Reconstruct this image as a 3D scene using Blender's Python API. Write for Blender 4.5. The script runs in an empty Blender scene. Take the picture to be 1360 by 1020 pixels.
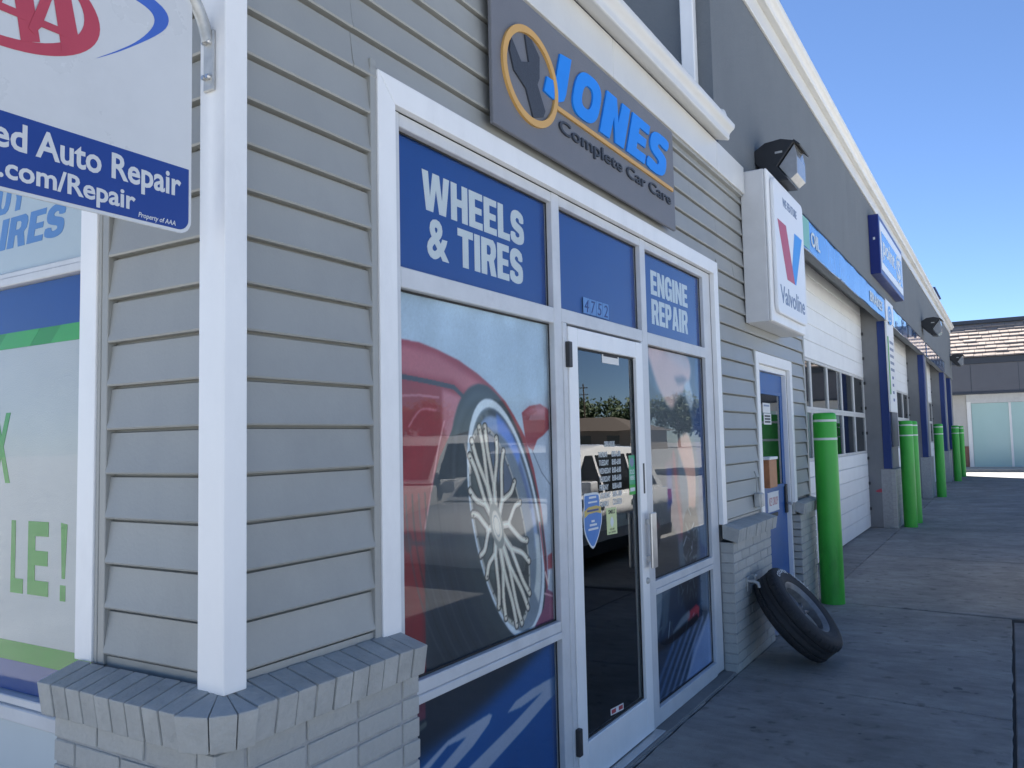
import bpy, bmesh, math, random
import numpy as np
from mathutils import Matrix, Vector
rnd = random.Random(7)
rad = math.radians
S = bpy.context.scene
COL = S.collection

# ------------------------------------------------------------------ camera
cam = bpy.data.cameras.new('camera'); camo = bpy.data.objects.new('camera', cam); COL.objects.link(camo)
cam.sensor_width = 36.0; cam.lens = 1087.8 / 1360 * 36; cam.clip_start = 0.05; cam.clip_end = 2000
yaw, tilt, roll = -0.54401809, 0.07027732, 0.02178277
fw = Vector((math.sin(yaw) * math.cos(tilt), math.cos(yaw) * math.cos(tilt), math.sin(tilt)))
rt = Vector((math.cos(yaw), -math.sin(yaw), 0)); dn = fw.cross(rt)
rt2 = rt * math.cos(roll) + dn * math.sin(roll); dn2 = -rt * math.sin(roll) + dn * math.cos(roll)
CAMP = Vector((1.72, 0, 1.6))
camo.matrix_world = Matrix(((rt2.x, -dn2.x, -fw.x, CAMP.x), (rt2.y, -dn2.y, -fw.y, CAMP.y), (rt2.z, -dn2.z, -fw.z, CAMP.z), (0, 0, 0, 1)))
S.camera = camo
# ------------------------------------------------------------------ light
SUN_EL, SUN_AZ = rad(55), rad(-48)          # azimuth from +Y towards +X
W = bpy.data.worlds.new('World'); S.world = W; W.use_nodes = True
wn = W.node_tree; bg = wn.nodes['Background']
sky = wn.nodes.new('ShaderNodeTexSky'); sky.sky_type = 'NISHITA'; sky.sun_disc = False
sky.sun_elevation = SUN_EL; sky.sun_rotation = SUN_AZ; sky.altitude = 800; sky.air_density = 0.65; sky.dust_density = 0.0; sky.ozone_density = 5.5
wn.links.new(sky.outputs[0], bg.inputs[0]); bg.inputs[1].default_value = 0.049
sun = bpy.data.lights.new('sun', 'SUN'); suno = bpy.data.objects.new('sun', sun); COL.objects.link(suno)
sun.energy = 5.0; sun.angle = rad(0.5); sun.color = (1.0, 0.97, 0.92)
sd = Vector((math.sin(SUN_AZ) * math.cos(SUN_EL), math.cos(SUN_AZ) * math.cos(SUN_EL), math.sin(SUN_EL)))
suno.rotation_euler = sd.to_track_quat('Z', 'Y').to_euler(); suno.location = (0, 0, 30)
S.view_settings.view_transform = 'Standard'; S.view_settings.look = 'None'; S.view_settings.gamma = 1
S.view_settings.use_curve_mapping = False
S.view_settings.exposure = 2.15
S.render.engine = 'CYCLES'
S.cycles.max_bounces = 8; S.cycles.transparent_max_bounces = 12

# ------------------------------------------------------------------ materials
def lin(c): 
    c = c / 255.0
    return c / 12.92 if c <= 0.04045 else ((c + 0.055) / 1.055) ** 2.4
ILL = (0.57, 0.68, 0.88)                   # light on the shaded front, so that paint can be read off the picture
def pc(r, g, b): return tuple(min(0.86, max(0.004, lin(v) / i)) for v, i in zip((r, g, b), ILL))
MATS = {}
def mat(name, col, rough=0.5, var=0.12, scale=6.0, bump=0.0, bscale=60.0, spec=0.5, coat=0.0, metal=0.0, rand=0.0, stretch=None, dirt=0.0):
    m = bpy.data.materials.new(name); m.use_nodes = True; MATS[name] = m
    t = m.node_tree; n = t.nodes; l = t.links; p = n['Principled BSDF']
    p.inputs['Roughness'].default_value = rough; p.inputs['Specular IOR Level'].default_value = spec
    p.inputs['Coat Weight'].default_value = coat; p.inputs['Coat Roughness'].default_value = 0.06; p.inputs['Metallic'].default_value = metal
    tc = n.new('ShaderNodeTexCoord'); src = tc.outputs['Object']
    if stretch:
        mp = n.new('ShaderNodeMapping'); mp.inputs['Scale'].default_value = stretch; l.new(src, mp.inputs[0]); src = mp.outputs[0]
    nz = n.new('ShaderNodeTexNoise'); nz.inputs['Scale'].default_value = scale; nz.inputs['Detail'].default_value = 6; nz.inputs['Roughness'].default_value = 0.65
    l.new(src, nz.inputs['Vector'])
    mr = n.new('ShaderNodeMapRange'); mr.inputs[1].default_value = 0.3; mr.inputs[2].default_value = 0.7
    mr.inputs[3].default_value = 1 - var; mr.inputs[4].default_value = 1 + var; l.new(nz.outputs[0], mr.inputs[0])
    val = mr.outputs[0]
    if rand:
        oi = n.new('ShaderNodeObjectInfo'); m2 = n.new('ShaderNodeMapRange'); m2.inputs[3].default_value = 1 - rand; m2.inputs[4].default_value = 1 + rand
        l.new(oi.outputs['Random'], m2.inputs[0]); mu = n.new('ShaderNodeMath'); mu.operation = 'MULTIPLY'; l.new(val, mu.inputs[0]); l.new(m2.outputs[0], mu.inputs[1]); val = mu.outputs[0]
    if dirt:
        d = n.new('ShaderNodeTexNoise'); d.inputs['Scale'].default_value = scale * 0.35; d.inputs['Detail'].default_value = 8; d.inputs['Roughness'].default_value = 0.75; l.new(src, d.inputs['Vector'])
        dr = n.new('ShaderNodeMapRange'); dr.inputs[1].default_value = 0.52; dr.inputs[2].default_value = 0.72; dr.inputs[3].default_value = 1; dr.inputs[4].default_value = 1 - dirt; l.new(d.outputs[0], dr.inputs[0])
        mu = n.new('ShaderNodeMath'); mu.operation = 'MULTIPLY'; l.new(val, mu.inputs[0]); l.new(dr.outputs[0], mu.inputs[1]); val = mu.outputs[0]
    vm = n.new('ShaderNodeVectorMath'); vm.operation = 'SCALE'; vm.inputs[0].default_value = col[:3]; l.new(val, vm.inputs['Scale'])
    l.new(vm.outputs[0], p.inputs['Base Color'])
    rr = n.new('ShaderNodeMapRange'); rr.inputs[3].default_value = max(0.02, rough - 0.08); rr.inputs[4].default_value = min(1, rough + 0.1); l.new(nz.outputs[0], rr.inputs[0]); l.new(rr.outputs[0], p.inputs['Roughness'])
    if bump:
        b = n.new('ShaderNodeTexNoise'); b.inputs['Scale'].default_value = bscale; b.inputs['Detail'].default_value = 5; l.new(tc.outputs['Object'], b.inputs['Vector'])
        bp = n.new('ShaderNodeBump'); bp.inputs['Strength'].default_value = bump; bp.inputs['Distance'].default_value = 0.006; l.new(b.outputs[0], bp.inputs['Height']); l.new(bp.outputs[0], p.inputs['Normal'])
    return m
M = {}
def mk(k, *a, **kw): M[k] = mat(k, *a, **kw); return M[k]
mk('siding', (0.335, 0.338, 0.318), 0.42, 0.06, 3.0, 0.12, 90, rand=0.04, stretch=(1, 0.6, 0.5), dirt=0.13)
mk('joint_paint', (0.25, 0.255, 0.25), 0.6, 0.1, 10)
mk('brick_paint', (0.41, 0.412, 0.39), 0.55, 0.08, 12, 0.6, 70, rand=0.06, dirt=0.15)
mk('mortar_paint', (0.35, 0.355, 0.35), 0.85, 0.15, 25, 0.8, 80)
mk('sill_brick', (0.40, 0.402, 0.38), 0.6, 0.10, 16, 0.7, 60, rand=0.05, dirt=0.2)
mk('white_trim', (0.83, 0.83, 0.82), 0.35, 0.04, 5, 0.06, 60, dirt=0.10, stretch=(1, 1, .4))
mk('frame_alu', (0.60, 0.61, 0.62), 0.38, 0.07, 7, 0.05, 120, dirt=0.14)
mk('white_gutter', (0.66, 0.655, 0.63), 0.33, 0.04, 3, dirt=0.07)
mk('stucco', (0.140, 0.156, 0.17), 0.8, 0.08, 2.2, 0.9, 55, dirt=0.14, stretch=(1, 1, 0.4))
mk('reveal_paint', (0.21, 0.215, 0.22), 0.7, 0.08, 2.5, 0.3, 110, dirt=0.12)
def concrete_mat(name, col):
    m = mat(name, col, 0.8, 0.10, 1.6, 1.0, 140, rand=0.07, dirt=0.25); t = m.node_tree; n = t.nodes; l = t.links; p = n['Principled BSDF']
    src = p.inputs['Base Color'].links[0].from_socket; geo = n.new('ShaderNodeTexCoord'); val = None
    def layer(scale, lo, hi, a, b, stretch=(1, 1, 1), detail=8, rough=0.7):
        mp = n.new('ShaderNodeMapping'); mp.inputs['Scale'].default_value = stretch; l.new(geo.outputs['Object'], mp.inputs[0])
        q = n.new('ShaderNodeTexNoise'); q.inputs['Scale'].default_value = scale; q.inputs['Detail'].default_value = detail; q.inputs['Roughness'].default_value = rough; l.new(mp.outputs[0], q.inputs['Vector'])
        r = n.new('ShaderNodeMapRange'); r.inputs[1].default_value = lo; r.inputs[2].default_value = hi; r.inputs[3].default_value = a; r.inputs[4].default_value = b; l.new(q.outputs[0], r.inputs[0]); return r.outputs[0]
    vals = [layer(0.8, .35, .65, .80, 1.18), layer(4.0, .4, .62, .90, 1.12, (1.0, 2.6, 1)), layer(9, .60, .70, 1.0, .62, (1, 1, 1), 4, .5), layer(330, .3, .7, .68, 1.36, (1, 1, 1), 2, .5), layer(2.2, .64, .74, 1.0, 1.35, (3.5, .8, 1), 9, .8), layer(46, .68, .78, 1.0, .55, (1, 1, 1), 2, .5)]
    for v in vals:
        mu = n.new('ShaderNodeVectorMath'); mu.operation = 'SCALE'; l.new(src, mu.inputs[0]); l.new(v, mu.inputs['Scale']); src = mu.outputs[0]
    l.new(src, p.inputs['Base Color']); M[name] = m
concrete_mat('concrete', (0.275, 0.265, 0.245))
mk('apron', (0.2, 0.2, 0.195), 0.85, 0.2, 2.5, 0.9, 120, dirt=0.3)
mk('drive_asphalt', (0.20, 0.20, 0.20), 0.85, 0.3, 3, 1.0, 90, dirt=0.25)
mk('oil_spot', (0.06, 0.06, 0.06), 0.5, 0.2, 20)
mk('joint_dark', (0.02, 0.02, 0.02), 0.9, 0.2, 20)
mk('lot_concrete', (0.30, 0.30, 0.295), 0.9, 0.25, 0.7, 0.6, 60, dirt=0.2)
mk('pale_concrete', (0.42, 0.41, 0.38), 0.8, 0.1, 2, 0.3, 60)
mk('bollard_green', (0.040, 0.42, 0.040), 0.42, 0.10, 6, 0.12, 30, dirt=0.38, stretch=(1, 1, .35))
mk('band_white', (0.72, 0.74, 0.70), 0.5, 0.05, 10)
mk('rubber', (0.022, 0.022, 0.024), 0.7, 0.3, 20, 0.4, 150)
mk('rubber_side', (0.032, 0.032, 0.034), 0.6, 0.3, 14, 0.1, 100)
mk('letter_white', (0.62, 0.62, 0.60), 0.5, 0.15, 40)
mk('steel', (0.55, 0.55, 0.55), 0.35, 0.12, 12, metal=0.9)
mk('galv', (0.50, 0.50, 0.48), 0.5, 0.2, 18, 0.1, 70, metal=0.5, dirt=0.3)
mk('wheel_metal', (0.17, 0.175, 0.18), 0.45, 0.3, 14, metal=0.4, dirt=0.4)
mk('wheel_dark', (0.04, 0.04, 0.04), 0.6, 0.2, 14)
mk('black_plastic', (0.02, 0.021, 0.024), 0.45, 0.15, 10)
mk('hinge_black', (0.03, 0.03, 0.032), 0.5, 0.3, 30)
mk('gasket', (0.012, 0.012, 0.013), 0.6, 0.1, 20)
mk('lens', (0.30, 0.31, 0.32), 0.2, 0.1, 10, coat=0.4)
mk('blue_paint', (0.003, 0.085, 0.31), 0.4, 0.10, 4, dirt=0.12)
mk('navy_paint', (0.006, 0.030, 0.16), 0.4, 0.08, 4)
mk('sign_navy', (0.006, 0.018, 0.16), 0.3, 0.05, 4)
mk('sign_grey', (0.165, 0.17, 0.19), 0.6, 0.06, 5, 0.35, 260, dirt=0.08)
mk('sign_dark', (0.045, 0.055, 0.075), 0.7, 0.15, 60, 0.5, 260)
mk('sign_blue', (0.01, 0.24, 0.80), 0.4, 0.04, 6)
mk('sign_gold', (0.62, 0.36, 0.11), 0.5, 0.06, 8)
mk('print_blue', (0.003, 0.055, 0.26), 0.45, 0.05, 2.5)
mk('print_white', (0.62, 0.66, 0.66), 0.5, 0.03, 6)
mk('print_green', (0.018, 0.28, 0.020), 0.5, 0.06, 8)
mk('print_green2', (0.04, 0.38, 0.05), 0.5, 0.06, 8)
mk('print_mid', (0.11, 0.25, 0.52), 0.5, 0.06, 8)
mk('film_white', (0.56, 0.57, 0.56), 0.5, 0.04, 5, 0.5, 420)
mk('film_pale', (0.52, 0.58, 0.60), 0.5, 0.03, 3)
mk('banner_blue', (0.05, 0.24, 0.62), 0.22, 0.06, 1.2, coat=0.5)
mk('banner_glossy', (0.05, 0.17, 0.46), 0.10, 0.06, 1.2, coat=1.0)
mk('banner_green', (0.18, 0.42, 0.28), 0.3, 0.05, 4)
mk('sign_face', (0.76, 0.77, 0.78), 0.35, 0.02, 4)
mk('sign_box_white', (0.66, 0.66, 0.66), 0.4, 0.05, 5, dirt=0.10)
mk('logo_red', (0.46, 0.06, 0.09), 0.4, 0.05, 10)
mk('logo_blue', (0.035, 0.28, 0.72), 0.4, 0.05, 10)
mk('logo_slate', (0.16, 0.21, 0.32), 0.4, 0.05, 10)
mk('swoosh_blue', (0.06, 0.14, 0.50), 0.4, 0.06, 10)
mk('club_blue', (0.010, 0.045, 0.24), 0.4, 0.06, 6)
mk('club_white', (0.62, 0.63, 0.63), 0.28, 0.03, 5, coat=0.25, dirt=0.05)
mk('garage_white', (0.80, 0.81, 0.80), 0.45, 0.04, 3, 0.08, 60, rand=0.02, dirt=0.08)
mk('muntin', (0.58, 0.58, 0.56), 0.45, 0.1, 8)
mk('paper', (0.72, 0.72, 0.70), 0.7, 0.03, 9)
mk('ink', (0.02, 0.02, 0.025), 0.6, 0.05, 9)
mk('sticker_yellow', (0.55, 0.62, 0.30), 0.4, 0.04, 9)
mk('sticker_gold', (0.48, 0.36, 0.08), 0.4, 0.08, 9)
mk('sticker_blue', (0.02, 0.16, 0.48), 0.4, 0.05, 9)
mk('sticker_green', (0.03, 0.34, 0.16), 0.4, 0.05, 9)
mk('sticker_red', (0.40, 0.04, 0.05), 0.4, 0.05, 9)
mk('copper_brown', (0.42, 0.17, 0.07), 0.5, 0.2, 14)
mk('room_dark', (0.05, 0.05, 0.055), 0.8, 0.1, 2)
mk('room_floor', (0.07, 0.065, 0.06), 0.5, 0.1, 2)
mk('car_white', (0.80, 0.80, 0.80), 0.25, 0.01, 2, coat=1.0)
mk('car_silver', (0.38, 0.39, 0.41), 0.3, 0.02, 2, coat=1.0)
mk('car_red', (0.32, 0.02, 0.02), 0.3, 0.02, 2, coat=1.0)
mk('car_glass', (0.012, 0.014, 0.016), 0.06, 0.0, 2, spec=0.6)
mk('car_trim', (0.02, 0.02, 0.02), 0.5, 0.1, 4)
mk('lamp_glass', (0.55, 0.55, 0.55), 0.12, 0.05, 6, coat=1.0)
mk('lamp_red', (0.35, 0.01, 0.01), 0.15, 0.05, 6, coat=1.0)
mk('shingle', (0.30, 0.245, 0.21), 0.85, 0.14, 9, 0.6, 40, rand=0.05, stretch=(3, 1, 1))
mk('fascia_dark', (0.045, 0.055, 0.075), 0.6, 0.06, 3)
mk('panel_slate', (0.12, 0.125, 0.145), 0.7, 0.05, 3)
mk('far_siding', (0.55, 0.53, 0.50), 0.6, 0.05, 5)
mk('far_brick', (0.25, 0.12, 0.09), 0.8, 0.2, 20, 0.5, 60)
mk('film_mint', (0.42, 0.60, 0.58), 0.35, 0.03, 0.8, coat=0.4)
mk('bark', (0.10, 0.075, 0.055), 0.9, 0.2, 8, 0.6, 20)
mk('leaf', (0.05, 0.085, 0.025), 0.7, 0.3, 0.9)
mk('wood_pole', (0.16, 0.12, 0.09), 0.9, 0.2, 5)
mk('roof_brown', (0.09, 0.07, 0.055), 0.85, 0.15, 3)
mk('tan_wall', (0.20, 0.17, 0.14), 0.8, 0.1, 2)

def glass_mat(name, tint, rough=0.0, ior=1.5):
    m = bpy.data.materials.new(name); m.use_nodes = True; t = m.node_tree; n = t.nodes; l = t.links
    n.remove(n['Principled BSDF']); out = n['Material Output']
    tr = n.new('ShaderNodeBsdfTransparent'); tr.inputs[0].default_value = (*tint, 1)
    gl = n.new('ShaderNodeBsdfGlossy'); gl.inputs['Roughness'].default_value = rough
    ge = n.new('ShaderNodeNewGeometry'); dt = n.new('ShaderNodeVectorMath'); dt.operation = 'DOT_PRODUCT'; l.new(ge.outputs['Normal'], dt.inputs[0]); l.new(ge.outputs['Incoming'], dt.inputs[1])
    def mth(op, a, b=None, clamp=False):
        q = n.new('ShaderNodeMath'); q.operation = op; q.use_clamp = clamp
        for i_, v_ in enumerate((a, b)):
            if v_ is None: continue
            if isinstance(v_, (int, float)): q.inputs[i_].default_value = v_
            else: l.new(v_, q.inputs[i_])
        return q
    f0 = ((ior - 1) / (ior + 1)) ** 2
    ab = mth('ABSOLUTE', dt.outputs['Value']); iv = mth('SUBTRACT', 1.0, ab.outputs[0], True); pw = mth('POWER', iv.outputs[0], 5.0)
    fr = mth('ADD', mth('MULTIPLY', pw.outputs[0], 1 - f0).outputs[0], f0)
    fr = mth('MULTIPLY', fr.outputs[0], mth('SUBTRACT', 1.0, ge.outputs['Backfacing']).outputs[0])
    tc = n.new('ShaderNodeTexCoord'); nz = n.new('ShaderNodeTexNoise'); nz.inputs['Scale'].default_value = 1.3; l.new(tc.outputs['Object'], nz.inputs['Vector'])
    bp = n.new('ShaderNodeBump'); bp.inputs['Strength'].default_value = 0.05; bp.inputs['Distance'].default_value = 0.02; l.new(nz.outputs[0], bp.inputs['Height']); l.new(bp.outputs[0], gl.inputs['Normal'])
    mx = n.new('ShaderNodeMixShader'); l.new(fr.outputs[0], mx.inputs[0]); l.new(tr.outputs[0], mx.inputs[1]); l.new(gl.outputs[0], mx.inputs[2]); l.new(mx.outputs[0], out.inputs[0])
    return m
M['glass'] = glass_mat('glass', (0.97, 0.98, 0.98), 0.0, 1.5)
M['glass_dark'] = glass_mat('glass_dark', (0.6, 0.64, 0.64), 0.0, 2.3)
def paint_mat():
    m = bpy.data.materials.new('printed_film'); m.use_nodes = True; n = m.node_tree.nodes; p = n['Principled BSDF']
    a = n.new('ShaderNodeAttribute'); a.attribute_name = 'print'; m.node_tree.links.new(a.outputs['Color'], p.inputs['Base Color']); p.inputs['Roughness'].default_value = 0.5
    return m
M['print'] = paint_mat()

# ------------------------------------------------------------------ object helpers (all meshes in world metres)
def wm(o):
    m = o.matrix_basis.copy()
    if o.parent: m = wm(o.parent) @ o.matrix_parent_inverse @ m
    return m
def link(name, mesh, parent=None, loc=None, rot=None):
    o = bpy.data.objects.new(name, mesh); COL.objects.link(o)
    if loc is not None: o.location = loc
    if rot is not None: o.rotation_euler = rot
    if parent is not None:
        o.parent = parent; o.matrix_parent_inverse = wm(parent).inverted()
    return o
def tag(o, label=None, cat=None, group=None, kind=None):
    if label: o['label'] = label
    if cat: o['category'] = cat
    if group: o['group'] = group
    if kind: o['kind'] = kind
    return o
def thing(name, loc, label, cat, group=None):
    return tag(link(name, None, None, loc), label, cat, group)
def me(name, v, f, m, smooth=False):
    d = bpy.data.meshes.new(name); d.from_pydata([tuple(map(float, q)) for q in v], [], f); d.update()
    for x in (m if isinstance(m, (list, tuple)) else [m]): d.materials.append(M[x] if isinstance(x, str) else x)
    if smooth: d.polygons.foreach_set('use_smooth', [True] * len(d.polygons))
    return d
class MB:
    def __init__(s): s.v = []; s.f = []; s.mi = []
    def add(s, v, f, mi=0):
        b = len(s.v); s.v += [tuple(q) for q in v]; s.f += [[i + b for i in q] for q in f]; s.mi += [mi] * len(f); return s
    def box(s, x0, x1, y0, y1, z0, z1, bev=0.0, mi=0):
        if bev <= 0:
            v = [(x, y, z) for x in (x0, x1) for y in (y0, y1) for z in (z0, z1)]
            return s.add(v, [(0, 1, 3, 2), (4, 6, 7, 5), (0, 4, 5, 1), (2, 3, 7, 6), (0, 2, 6, 4), (1, 5, 7, 3)], mi)
        bm = bmesh.new(); bmesh.ops.create_cube(bm, size=1)
        for q in bm.verts: q.co = Vector((x0 + (q.co.x + .5) * (x1 - x0), y0 + (q.co.y + .5) * (y1 - y0), z0 + (q.co.z + .5) * (z1 - z0)))
        bev = min(bev, .45 * min(abs(x1 - x0), abs(y1 - y0), abs(z1 - z0)))
        bmesh.ops.bevel(bm, geom=list(bm.edges), offset=bev, segments=1, affect='EDGES', profile=0.5)
        bm.verts.index_update(); s.add([q.co[:] for q in bm.verts], [[w.index for w in p.verts] for p in bm.faces], mi); bm.free(); return s
    def prism(s, poly, fn, a, b, mi=0):
        """poly: 2-D outline; fn(u,v,w) gives the point; extruded w from a to b"""
        n = len(poly); v = [fn(p[0], p[1], a) for p in poly] + [fn(p[0], p[1], b) for p in poly]
        f = [list(range(n - 1, -1, -1)), list(range(n, 2 * n))] + [[i, (i + 1) % n, n + (i + 1) % n, n + i] for i in range(n)]
        return s.add(v, f, mi)
    def tube(s, pts, r, n=10, cap=True, mi=0):
        pts = [Vector(p) for p in pts]; rs = r if isinstance(r, (list, tuple)) else [r] * len(pts); v = []; f = []
        for i, p in enumerate(pts):
            d = (pts[min(i + 1, len(pts) - 1)] - pts[max(i - 1, 0)]).normalized()
            a = d.orthogonal().normalized() if i == 0 else (a - d * a.dot(d)).normalized()
            c = d.cross(a)
            for k in range(n):
                t = 2 * math.pi * k / n; v.append(p + (a * math.cos(t) + c * math.sin(t)) * rs[i])
        for i in range(len(pts) - 1):
            for k in range(n): f.append([i * n + k, i * n + (k + 1) % n, (i + 1) * n + (k + 1) % n, (i + 1) * n + k])
        if cap: f += [list(range(n - 1, -1, -1)), list(range((len(pts) - 1) * n, len(pts) * n))]
        return s.add(v, f, mi)
    def lathe(s, prof, mtx, n=48, mi=0, close=False):
        """prof: (radius, axial) pairs round local Z"""
        v = [mtx @ Vector((r * math.cos(2 * math.pi * k / n), r * math.sin(2 * math.pi * k / n), h)) for r, h in prof for k in range(n)]
        m = len(prof); f = []
        for i in range(m if close else m - 1):
            j = (i + 1) % m
            for k in range(n): f.append([i * n + k, i * n + (k + 1) % n, j * n + (k + 1) % n, j * n + k])
        return s.add(v, f, mi)
    def build(s, name, m, parent=None, smooth=False, bevel=0):
        d = me(name, s.v, s.f, m, smooth)
        if isinstance(m, (list, tuple)): d.polygons.foreach_set('material_index', s.mi)
        bm = bmesh.new(); bm.from_mesh(d); bmesh.ops.recalc_face_normals(bm, faces=bm.faces)
        if bevel:
            bmesh.ops.remove_doubles(bm, verts=bm.verts, dist=1e-5)
            es = [e for e in bm.edges if len(e.link_faces) == 2 and e.calc_face_angle(0) > 0.5]
            bmesh.ops.bevel(bm, geom=es, offset=bevel, segments=2, affect='EDGES', profile=0.6, clamp_overlap=True)
        bm.to_mesh(d); bm.free()
        if smooth and hasattr(d, 'set_sharp_from_angle'): d.set_sharp_from_angle(angle=rad(40))
        return link(name, d, parent)
def box(name, x0, x1, y0, y1, z0, z1, m, parent=None, bev=0.003):
    return MB().box(x0, x1, y0, y1, z0, z1, bev).build(name, m, parent)
FX = lambda c: (lambda u, v, w: (c + w, u, v))          # front plane: u = y, v = z, w outwards (+x)
FL = lambda c: (lambda u, v, w: (u, c - w, v))          # end wall plane: u = x, v = z, w outwards (-y)
def poly(name, pts, fn, t, m, parent=None, bevel=0): return MB().prism(pts, fn, 0, t).build(name, m, parent, bevel=bevel)
def smooth_pts(pts, n=6, closed=True):
    out = []; N = len(pts)
    for i in range(N if closed else N - 1):
        g = lambda k: np.array(pts[k % N] if closed else pts[min(max(k, 0), N - 1)])
        p0, p1, p2, p3 = g(i - 1), g(i), g(i + 1), g(i + 2)
        for k in range(n):
            t = k / n; out.append(tuple(0.5 * (2 * p1 + (p2 - p0) * t + (2 * p0 - 5 * p1 + 4 * p2 - p3) * t * t + (3 * p1 - p0 - 3 * p2 + p3) * t ** 3)))
    if not closed: out.append(tuple(pts[-1]))
    return out
# lettering -----------------------------------------------------------
TXT = {}
try: FONT = bpy.data.fonts.load(bpy.utils.system_resource('DATAFILES', path='fonts/Inter.woff2'))
except Exception: FONT = None
def glyphs(s, off, shear, space):
    k = (s, off, shear, space)
    if k not in TXT:
        c = bpy.data.curves.new('lettering', 'FONT'); c.body = s; c.size = 1
        if FONT: c.font = FONT
        c.offset = off; c.shear = shear; c.space_character = space; c.resolution_u = 3; c.fill_mode = 'FRONT'; c.dimensions = '2D'
        o = bpy.data.objects.new('lettering', c); COL.objects.link(o)
        dg = bpy.context.evaluated_depsgraph_get(); d = bpy.data.meshes.new_from_object(o.evaluated_get(dg))
        v = np.array([q.co[:2] for q in d.vertices]); f = [list(p.vertices) for p in d.polygons]
        bpy.data.objects.remove(o); bpy.data.curves.remove(c); bpy.data.meshes.remove(d); TXT[k] = (v, f)
    return TXT[k]
def text(name, s, fn, u0, u1, v0, v1, m, parent, t=0.0015, off=0.02, shear=0.0, space=1.0, slope=0.0, warp=None):
    v, f = glyphs(s, off, shear, space)
    lo, hi = v.min(0), v.max(0); q = (v - lo) / (hi - lo)
    U = u0 + q[:, 0] * (u1 - u0); V = v0 + q[:, 1] * (v1 - v0) + slope * (U - u0)
    n = len(v); vs = [fn(a, b, t) for a, b in zip(U, V)] + [fn(a, b, 0) for a, b in zip(U, V)]
    if warp: vs = [warp(*p) for p in vs]
    ec = {}
    for p in f:
        for a, b in zip(p, p[1:] + p[:1]): ec[(a, b)] = ec.get((a, b), 0) + 1
    fs = [list(p) for p in f] + [[n + i for i in reversed(p)] for p in f] + [[b, a, n + a, n + b] for (a, b) in ec if (b, a) not in ec]
    return link(name, me(name, vs, fs, m), parent)

# ------------------------------------------------------------------ ground
gr = MB(); gr.add([(-300, -300, -0.14), (300, -300, -0.14), (300, 300, -0.14), (-300, 300, -0.14)], [(0, 1, 2, 3)])
tag(gr.build('parking_lot', 'lot_concrete'), kind='structure')
pv = tag(MB().box(-0.6, 5.6, -8, 37.5, -0.13, -0.012).build('pavement', 'joint_dark'), kind='structure')
def slab(x0, x1, ya0, ya1, yb0, yb1):
    """one concrete slab, slightly out of square, with worn edges"""
    n = 26; out = []
    g = 0.0035; h = 0.009
    base = [(x0 + g, ya0 + h * .6), (x1 - g, yb0 + h), (x1 - g, yb1 - h), (x0 + g, ya1 - h * .6)]
    pts = []
    for i in range(4):
        a, b = base[i], base[(i + 1) % 4]
        for k in range(n):
            t = k / n; j = 0.0 if k == 0 else 0.005
            pts.append((a[0] + (b[0] - a[0]) * t + rnd.uniform(-j, j), a[1] + (b[1] - a[1]) * t + rnd.uniform(-j, j)))
    m = MB(); N = len(pts); cx = sum(p[0] for p in pts) / N; cy = sum(p[1] for p in pts) / N
    ins = [(p[0] + (0.007 if p[0] < cx else -0.007), p[1] + (0.007 if p[1] < cy else -0.007)) for p in pts]
    v = [(p[0], p[1], -0.1) for p in pts] + [(p[0], p[1], -0.006) for p in pts] + [(p[0], p[1], 0.0) for p in ins]
    f = [[i, (i + 1) % N, N + (i + 1) % N, N + i] for i in range(N)] + [[N + i, N + (i + 1) % N, 2 * N + (i + 1) % N, 2 * N + i] for i in range(N)] + [list(range(2 * N, 3 * N))]
    m.add(v, f); return m.build('slab', 'concrete', pv)
ys = [-7.9, -2.9, 0.1, 2.75, 5.56, 8.42, 11.85, 15.3, 18.8, 22.4, 26.0, 29.8, 33.0, 37.4]
sk = lambda y: y - 0.16 if 3 < y < 13 else y
for a, b in zip(ys, ys[1:]):
    if a < 8: slab(0.055, 1.65, a, b, sk(a), sk(b))
    else: slab(0.055, 3.6, a, b, sk(a) - .1, sk(b) - .1)
    if a > 8: slab(3.6, 5.55, sk(a) - .1, sk(b) - .1, sk(a) - .15, sk(b) - .15)
    if b > 8 and a < 34: slab(-0.55, 0.055, a, b, a, b)
    elif a > 0: slab(-0.12, 0.055, a, b, a, b)
tag(MB().box(1.662, 5.56, -7.9, 8.14, -0.11, -0.003, 0.006).build('driveway', 'drive_asphalt'), kind='structure')
tag(MB().box(-3, 60, 37.6, 40.1, -0.13, 0.11, 0.02).build('walkway', 'pale_concrete'), kind='structure')

# ------------------------------------------------------------------ the shop building
B = thing('shop_building', (0, 1.42, 0), 'grey sided car repair shop with white trim, brick piers and tall garage bays', 'building')
# --- siding
P = 0.1275; Z0 = 1.0215
PROF = [(-0.020, P + 0.004), (-0.013, P - 0.0065), (-0.001, P - 0.0095), (0.0105, 0.024), (0.0145, 0.012), (0.0158, 0.005), (0.0125, 0.0), (-0.020, 0.001)]
sw = MB().box(-0.20, -0.040, 1.50, 2.05, 0.0, 3.7).box(-0.20, -0.041, 2.05, 5.70, 2.78, 3.7).box(-0.20, -0.041, 5.70, 6.68, 0.0, 3.7).box(-0.20, -0.041, 6.68, 7.9, 2.28, 3.7).box(-0.20, -0.041, 7.9, 8.55, 0.0, 3.7)
front_wall = sw.build('front_wall', 'joint_paint', B)
end_wall = MB().box(-0.66, -0.20, 1.461, 1.62, 0, 3.7).box(-2.5, -0.66, 1.475, 1.62, 2.66, 3.7).box(-2.5, -0.66, 1.475, 1.62, 0, 0.77).box(-9, -2.5, 1.461, 1.62, 0, 3.7).build('end_wall', 'joint_paint', B)
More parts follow.
